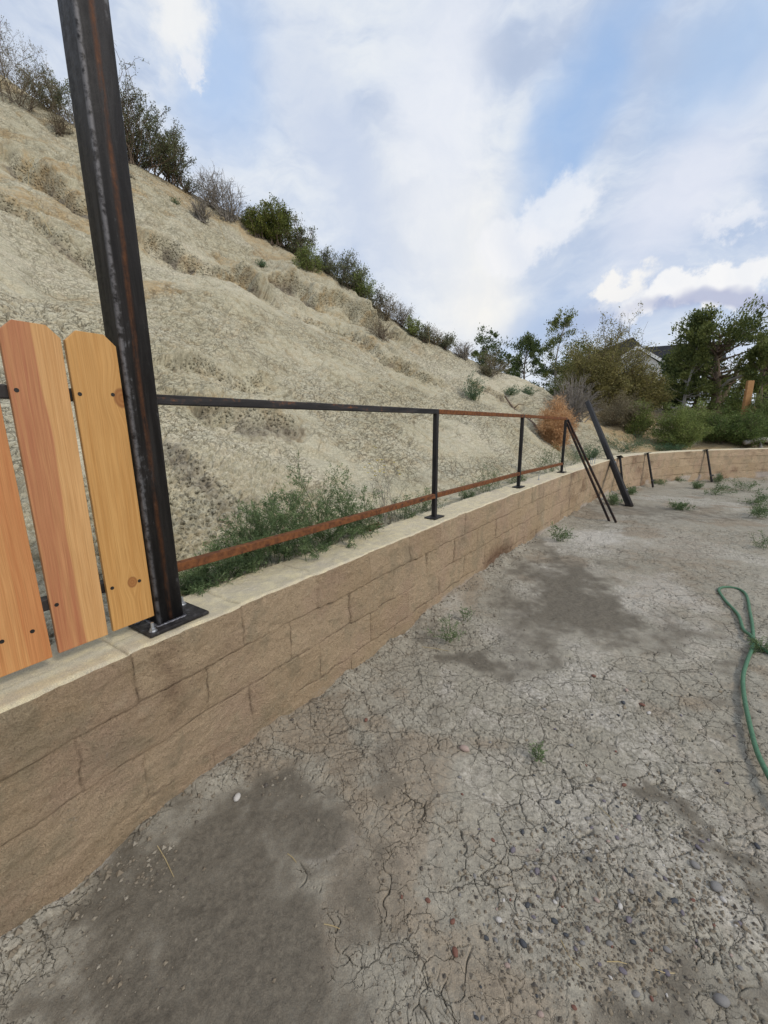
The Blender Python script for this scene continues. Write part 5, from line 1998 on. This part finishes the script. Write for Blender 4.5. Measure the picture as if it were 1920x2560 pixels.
def build_houses():
    D0 = 44.0
    b0 = on_ray(1560, 1000, D0)
    az = math.atan2(b0[0], b0[1])
    fwd, rgt = np.array([math.sin(az), math.cos(az), 0]), np.array([math.cos(az), -math.sin(az), 0])
    org = np.array([b0[0], b0[1], 0.])

    def uv(u, v, dep=0.0):
        """photo point on the plane dep metres behind the house front -> (across, up)"""
        d = ray(u, v)
        k = (org @ fwd + dep) / (d @ fwd)
        p = d * k
        return float((p - org) @ rgt), float(EYE + p[2])
    hs = thing('house', 'far house with dark hipped shingle roof and a white gable behind the trees', 'house', (org[0], org[1], 1.2), -az)
    zg = -1.2
    x0, _ = uv(1392, 905)
    x1, _ = uv(1700, 905)
    ez = uv(1600, 912)[1] + zg
    m = MB()
    m.box(((x0 + x1) / 2, 6, ez / 2), x1 - x0, 11, ez, .02)
    m.build('wall', M['gable'], hs)
    ax, azz = uv(1583, 845, 5.5)
    azz += zg
    o_ = .6
    m = MB()
    xa, xb = x0 - o_, x1 - 1.5
    # big hip with a short ridge running away from the camera
    e = [(xa, -.1, ez), (xb, -.1, ez), (xb, 12.1, ez), (xa, 12.1, ez), (ax, 5.2, azz), (ax, 7.2, azz)]
    e2 = [(a, b, c - .18) for a, b, c in e[:4]]
    m.add(e + e2, [[1, 2, 5, 4], [3, 0, 4, 5], [0, 1, 7, 6], [1, 2, 8, 7], [2, 3, 9, 8], [3, 0, 6, 9], [6, 7, 8, 9]], [[0, 1, 4], [2, 3, 5]])
    # lower wing to the right, ridge across
    rx, rz = uv(1640, 866, 5.0)
    rz += zg
    xr = uv(1790, 905, 5)[0]
    e = [(rx - 2.5, -.05, ez - .02), (xr, -.05, ez - .02), (xr, 10, ez - .02), (rx - 2.5, 10, ez - .02), (rx - 2.5, 5, rz), (xr, 5, rz)]
    m.add(e, [[0, 1, 5, 4], [2, 3, 4, 5]], [[1, 2, 5], [3, 0, 4]])
    # gable roof planes
    gx, gz = uv(1594, 872, -2)
    gr, gb = uv(1654, 907, -2)
    gz, gb = gz + zg, gb + zg
    gl = 2 * gx - gr
    th = .16
    for sx in (gl, gr):
        e = [(gx, -2.35, gz + .02), (sx + (.25 if sx > gx else -.25), -2.35, gb - .12), (sx + (.25 if sx > gx else -.25), 5, gb - .12), (gx, 5, gz + .02)]
        e += [(a, b, c + th) for a, b, c in e]
        m.add(e, [[0, 1, 2, 3], [7, 6, 5, 4], [0, 4, 5, 1], [3, 2, 6, 7], [1, 5, 6, 2]])
    m.build('roof', M['roof'], hs)
    m = MB()
    e = [(gl, -2, gb - .1), (gr, -2, gb - .1), (gx, -2, gz - .02), (gl, -1, gb - .1), (gr, -1, gb - .1), (gx, -1, gz - .02)]
    m.add(e, [[0, 3, 4, 1], [1, 4, 5, 2], [2, 5, 3, 0]], [[0, 1, 2], [4, 3, 5]])
    m.box(((gl + gr) / 2, -1.45, (gb - .1) / 2), gr - gl - .1, 1.0, gb - .14, .01)
    m.build('gable', M['gable'], hs)
    m = MB()
    for sx in (gl, gr):
        a, b = np.array([gx, -2.42, gz + .08]), np.array([sx + (.25 if sx > gx else -.25), -2.42, gb - .06])
        d = (b - a) / np.linalg.norm(b - a)
        ln = np.linalg.norm(b - a)
        m.box((a + b) / 2, ln, .10, .22, .01, X=d, Y=EY, Z=np.cross(d, EY) if np.cross(d, EY)[2] > 0 else -np.cross(d, EY))
    m.build('fascia', M['gable'], hs)
    # brown building at the right edge
    D1 = 24.0
    b1 = on_ray(1935, 1000, D1)
    az1 = math.atan2(b1[0], b1[1])
    f1, r1 = np.array([math.sin(az1), math.cos(az1), 0]), np.array([math.cos(az1), -math.sin(az1), 0])
    zb = 1.9

    def uv1(u, v):
        d = ray(u, v)
        k = (b1[:2] @ f1[:2]) / (d[:2] @ f1[:2])
        p = d * k
        return float((p[:2] - b1[:2]) @ r1[:2]), float(EYE + p[2] - zb)
    h2_ = thing('brown_building', 'brown stucco building with a dark glass doorway at the right edge', 'building', (b1[0], b1[1], zb), -az1)
    xl = uv1(1897, 950)[0]
    xd = uv1(1906, 950)[0]
    zt = uv1(1906, 926)[1]
    zr = uv1(1900, 862)[1]
    z_b = -.8
    xr = xl + 5
    xe = xd + 1.6
    m = MB()
    m.box(((xl + xd) / 2, .2, (zr + z_b) / 2), xd - xl, .4, zr - z_b, .01)
    m.box(((xd + xe) / 2, .2, (zr + zt) / 2 + .001), xe - xd - .002, .4, zr - zt, .01)
    m.box(((xe + xr) / 2, .2, (zr + z_b) / 2), xr - xe, .4, zr - z_b, .01)
    m.box(((xl + xr) / 2 + .02, 3.4, (zr + z_b) / 2), xr - xl - .05, 5.9, zr - z_b - .02, .01)
    m.build('wall', M['stucco'], h2_)
    m = MB()
    m.box(((xl + xr) / 2, 2.9, zr + .12), xr - xl + .5, 7.2, .22, .02)
    m.build('roof', M['trim'], h2_)
    m = MB()
    m.box(((xd + xe) / 2, .25, (zt + z_b) / 2), xe - xd - .01, .08, zt - z_b - .01, .005)
    d = m.build('door', M['glass'], h2_)
    m = MB()
    m.box((xd + .05, .18, (zt + z_b) / 2), .09, .1, zt - z_b - .02, .005)
    m.box((xe - .05, .18, (zt + z_b) / 2), .09, .1, zt - z_b - .02, .005)
    m.box(((xd + xe) / 2, .18, zt - .06), xe - xd - .20, .1, .09, .005)
    m.build('frame', M['trim'], d)


build_houses()

# ------------------------------------------------------------------ stones, gravel and straw on the yard
ST = {'slate': M.setdefault('st_slate', plain_mat('slate_stone', (.035, .040, .048), .55, 0, (.075, .08, .09), 40, .002)),
      'purple': plain_mat('purple_grey_stone', (.12, .105, .125), .6, 0, (.19, .17, .195), 40, .002),
      'grey': plain_mat('grey_stone', (.17, .165, .16), .65, 0, (.26, .25, .24), 40, .002),
      'red': plain_mat('red_brown_stone', (.14, .060, .042), .65, 0, (.22, .105, .075), 40, .002),
      'white': plain_mat('white_stone', (.44, .42, .39), .7, 0, (.56, .54, .51), 40, .002),
      'pink': plain_mat('pinkish_stone', (.33, .24, .205), .7, 0, (.42, .33, .285), 40, .002),
      'tan': plain_mat('tan_clod', (.24, .20, .145), .9, 0, (.31, .265, .20), 60, .004, .1)}
SLAB = {'slate': 'dark slate pebble on the bare yard soil', 'purple': 'purple-grey pebble on the bare yard soil', 'grey': 'grey pebble on the bare yard soil', 'red': 'red-brown pebble on the bare yard soil', 'white': 'small whitish pebble on the bare yard soil', 'pink': 'pale pinkish pebble on the bare yard soil', 'tan': 'tan clod of dry earth on the bare yard soil'}
SP = [(585, 1890, 26, 'slate'), (430, 1860, 17, 'slate'), (485, 1785, 20, 'white'), (605, 1720, 17, 'slate'), (630, 1770, 14, 'purple'), (290, 1790, 18, 'red'), (545, 1480, 20, 'purple'), (645, 1575, 20, 'purple'),
      (585, 1400, 15, 'slate'), (680, 1390, 16, 'slate'), (735, 1270, 17, 'slate'), (860, 1345, 15, 'grey'), (875, 1388, 13, 'purple'), (985, 1425, 14, 'purple'), (945, 1447, 12, 'pink'), (1075, 1340, 19, 'purple'), (1045, 1605, 18, 'slate'),
      (1018, 1580, 15, 'slate'), (865, 1532, 17, 'slate'), (840, 1500, 12, 'grey'), (895, 1492, 11, 'white'), (1215, 1640, 14, 'white'), (1310, 1550, 26, 'grey'), (1325, 1475, 18, 'purple'), (1575, 1460, 19, 'slate'), (995, 1735, 18, 'white'),
      (895, 1705, 18, 'pink'), (1030, 1792, 21, 'purple'), (835, 1890, 17, 'grey'), (765, 1850, 16, 'slate'), (720, 1790, 21, 'slate'), (860, 1830, 18, 'purple'), (950, 1890, 20, 'grey'), (1050, 1885, 18, 'slate'), (1190, 1920, 22, 'grey'), (1220, 1720, 24, 'slate'),
      (1145, 1605, 12, 'grey'), (1015, 1190, 14, 'red'), (905, 1165, 16, 'tan'), (930, 1265, 12, 'purple'), (1550, 1740, 21, 'slate'), (1430, 1700, 18, 'white'), (185, 1705, 17, 'red'), (320, 1680, 10, 'grey'), (75, 1685, 12, 'red'), (1005, 2010, 21, 'purple'), (1190, 2015, 21, 'purple'),
      (1500, 1990, 15, 'grey'), (660, 2190, 20, 'pink'), (1060, 2110, 24, 'grey'), (460, 1435, 12, 'red'), (640, 1540, 12, 'grey'), (520, 1980, 17, 'pink'), (1340, 1445, 14, 'purple'), (1195, 1270, 10, 'grey'), (1010, 850, 16, 'slate'), (1090, 855, 17, 'red'), (990, 905, 9, 'slate'),
      (1115, 1715, 13, 'slate'), (1040, 1672, 15, 'grey'), (650, 1680, 10, 'purple'), (505, 1700, 11, 'white'), (1255, 1765, 16, 'purple'), (1390, 1810, 12, 'red'), (1145, 1850, 13, 'tan'), (1300, 1680, 14, 'tan'), (1520, 1820, 15, 'tan'), (1130, 2095, 22, 'tan'), (745, 2020, 16, 'tan'), (390, 2200, 14, 'slate'),
      (320, 1170, 11, 'grey'), (195, 1185, 7, 'slate'), (330, 1240, 9, 'red'), (635, 1150, 7, 'slate'), (880, 900, 8, 'slate'), (855, 1105, 8, 'red'), (1255, 905, 9, 'purple'), (1480, 990, 10, 'purple'), (1215, 815, 9, 'tan')]
UNIQ = [(340, 1050, 30, 'pink', 'pinkish white stone half sunk in the cracked soil, alone near the middle of the yard'),
        (300, 1920, 24, 'red', 'bright brick-red stone chip near the bottom of the bare cracked soil'),
        (1400, 1650, 34, 'grey', 'long pale grey stone, largest among the gravel at lower right'),
        (1420, 2130, 42, 'grey', 'big flat grey stone at the bottom right among the gravel'),
        (800, 2165, 15, 'red', 'small orange stone at the bottom edge of the photo')]
shapes = {k: [rock_mesh('pebble', rngr, 1.0, m_, rngr.uniform(.45, .7), 2) for _ in range(4)] for k, m_ in ST.items()}


def yard_height(P):
    return float(yard_z(P[0], P[1]))


dg = bpy.context.evaluated_depsgraph_get()
ground_ob = bpy.data.objects['ground']


def drop(P):
    ok, loc, nr, ix = ground_ob.ray_cast(Vector((P[0], P[1], 2.0)), Vector((0, 0, -1)))
    return np.array(loc) if ok else P


def put_stone(u, v, px, kind, label, group):
    P = drop(yard_pt(u, v))
    size = px * 1.45 * PX * depth_of(P, u, v)
    me = shapes[kind][int(rngr.integers(0, 4))]
    o = add_mesh_obj('pebble', me, (P[0], P[1], P[2] + size * .10), (rngr.uniform(-.25, .25), rngr.uniform(-.25, .25), rngr.uniform(0, 6.28)), label, 'stone', group)
    o.scale = (size, size, size)
    return o


for x, y, px, kind in SP:
    put_stone(960 + x / 1.6885, 1250 + y / 1.6885, px / 1.6885 * 1.1, kind, SLAB[kind], kind + ' stones scattered on the yard')
for x, y, px, kind, lab in UNIQ:
    put_stone(960 + x / 1.6885, 1250 + y / 1.6885, px / 1.6885 * 1.1, kind, lab, None)
put_stone(593, 1999, 17, 'white', 'single white pebble on the soil close to the wall foot', None)
put_stone(915, 1805, 0 + 10, 'red', 'small red brick fragment near the wall foot beside the cracked soil', None)
for i in range(110):
    u = rngr.uniform(1180, 1915)
    v = rngr.uniform(2010, 2555) if rngr.random() < .75 else rngr.uniform(1650, 2100)
    kind = ['slate', 'purple', 'grey', 'grey', 'red', 'white', 'pink', 'tan', 'tan', 'tan'][int(rngr.integers(0, 10))]
    put_stone(u, v, rngr.uniform(5, 10), kind, SLAB[kind], kind + ' stones scattered on the yard')


def build_gravel():
    V0, T0 = [], []
    base = np.array([[1, 0, 0], [0, 1, 0], [-1, 0, 0], [0, -1, 0], [0, 0, .8], [0, 0, -.6]], float)
    F = np.array([[0, 1, 4], [1, 2, 4], [2, 3, 4], [3, 0, 4], [1, 0, 5], [2, 1, 5], [3, 2, 5], [0, 3, 5]])
    rng = np.random.default_rng(8)
    V, T, n = [], [], 0
    areas = [((1500, 2380), (330, 160), 1400), ((1780, 2200), (140, 190), 800), ((1420, 2160), (140, 90), 350), ((200, 2380), (200, 140), 200), ((620, 1930), (170, 70), 260), ((980, 1880), (70, 60), 90), ((1100, 1620), (110, 50), 120), ((1300, 1480), (170, 110), 160), ((1650, 1980), (110, 130), 260), ((1150, 2200), (330, 330), 500), ((350, 2180), (120, 80), 160)]
    for (cu, cv), (ru, rv), k in areas:
        for i in range(k):
            u, v = cu + rng.normal() * ru * .6, cv + rng.normal() * rv * .6
            if not (-80 < u < 2100 and 1400 < v < 2680):
                continue
            P = yard_pt(u, v)
            if sn_of(P)[1] > -.02:
                continue
            P = drop(P)
            r = .0020 + .0065 * rng.random() ** 3
            q = base * r * rng.uniform(.6, 1.3, (6, 3))
            a = rng.uniform(0, 6.28)
            c_, s_ = math.cos(a), math.sin(a)
            q = q @ np.array([[c_, -s_, 0], [s_, c_, 0], [0, 0, 1]]).T
            V.append(q + P + (0, 0, r * .3))
            T.append(F + n)
            n += 6
    for i in range(1100):                       # crumbs fallen along the foot of the wall
        s_ = 5.6 + 6.5 * rng.random() ** 1.3
        p = wp(s_, -.015 - abs(rng.normal()) * .07)
        P = drop(np.array([p[0], p[1], 0.]))
        r = .0025 + .010 * rng.random() ** 3
        q = base * r * rng.uniform(.6, 1.3, (6, 3))
        V.append(q + P + (0, 0, r * .3))
        T.append(F + n)
        n += 6
    D = np.zeros((n, 4))
    D[:, 0] = np.repeat(rng.random(n // 6), 6)
    m_, t, bs = new_mat('fine_gravel')
    r, g, b, a = attr(t)
    cr = t.n('ShaderNodeValToRGB')
    t.put(cr.inputs[0], r)
    el = cr.color_ramp.elements
    el[0].color, el[1].color = C(.09, .08, .07), C(.30, .27, .22)
    el.new(.35).color = C(.20, .165, .12)
    el.new(.7).color = C(.23, .20, .155)
    t.put(bs.inputs['Base Color'], cr.outputs[0])
    bs.inputs['Roughness'].default_value = .9
    o = link_mesh('gravel', np.concatenate(V), None, np.concatenate(T), m_, None, False, D)
    tag(o, 'fine loose gravel and crumbs of earth strewn over the yard soil', 'gravel', kind='stuff')


build_gravel()
STRAW = [(1430, 2400, 60, 80), (1660, 2440, 50, 8), (415, 2160, 40, 70), (730, 2145, 22, 20), (1090, 1617, 70, 8), (830, 2318, 40, 14), (1520, 2040, 50, 60), (1545, 2420, 60, 10)]
for i, (u, v, du, dv) in enumerate(STRAW):
    a, b = drop(yard_pt(u - du / 2, v - dv / 2)), drop(yard_pt(u + du / 2, v + dv / 2))
    mid = (a + b) / 2 + np.append(rngr.normal(size=2) * .006, .004)
    m = MB()
    m.tube(np.array([a + (0, 0, .003), mid, b + (0, 0, .002)]), [.0013, .0015, .0010], 4)
    tag(m.build('straw', M['straw']), 'thin dry straw stalk lying on the bare yard soil', 'straw', 'straw stalks on the yard')

# dry stalks standing on the slope
STALK = [(125, 560, -40, -95, 'dry pale stalk drooping on the slope above the left picket gap'), (65, 430, 25, -60, 'short dry stalk on the upper left slope'), (820, 660, 14, -60, 'dry pale stalk standing on the slope below the ledge'),
         (845, 830, 10, -45, 'dry stalk standing on the slope right of the ledge'), (1075, 862, -6, -50, 'pale dry stalk among the bushes of the lower skyline'), (560, 590, -12, -42, 'thin dry stalk on the upper slope right of the steel post')]
for u, v, du, dv, lab in STALK:
    P, s_, n_ = place(u, v)
    z = depth_of(P, u, v)
    d = np.array([du * PX * z, 0, -dv * PX * z])
    q = np.stack([np.zeros(3), d * .5 + (0, -.02, .03), d])
    o = thing('dry_stalk', lab, 'stalk', tuple(P), 0, 'dry stalks on the slope')
    m = MB()
    m.tube(catmull(q, 5), np.linspace(.004, .0025, 11), 4)
    m.build('stem', M['straw'], o)
    m = MB()
    for k in range(7):
        a = d * (.55 + .07 * k)
        m.tube(np.array([a, a + rngr.normal(size=3) * .02 + (0, 0, .015), a + rngr.normal(size=3) * .035 + (0, 0, .03)]), [.003, .003, .0015], 4)
    m.build('seed_head', M['straw'], o)
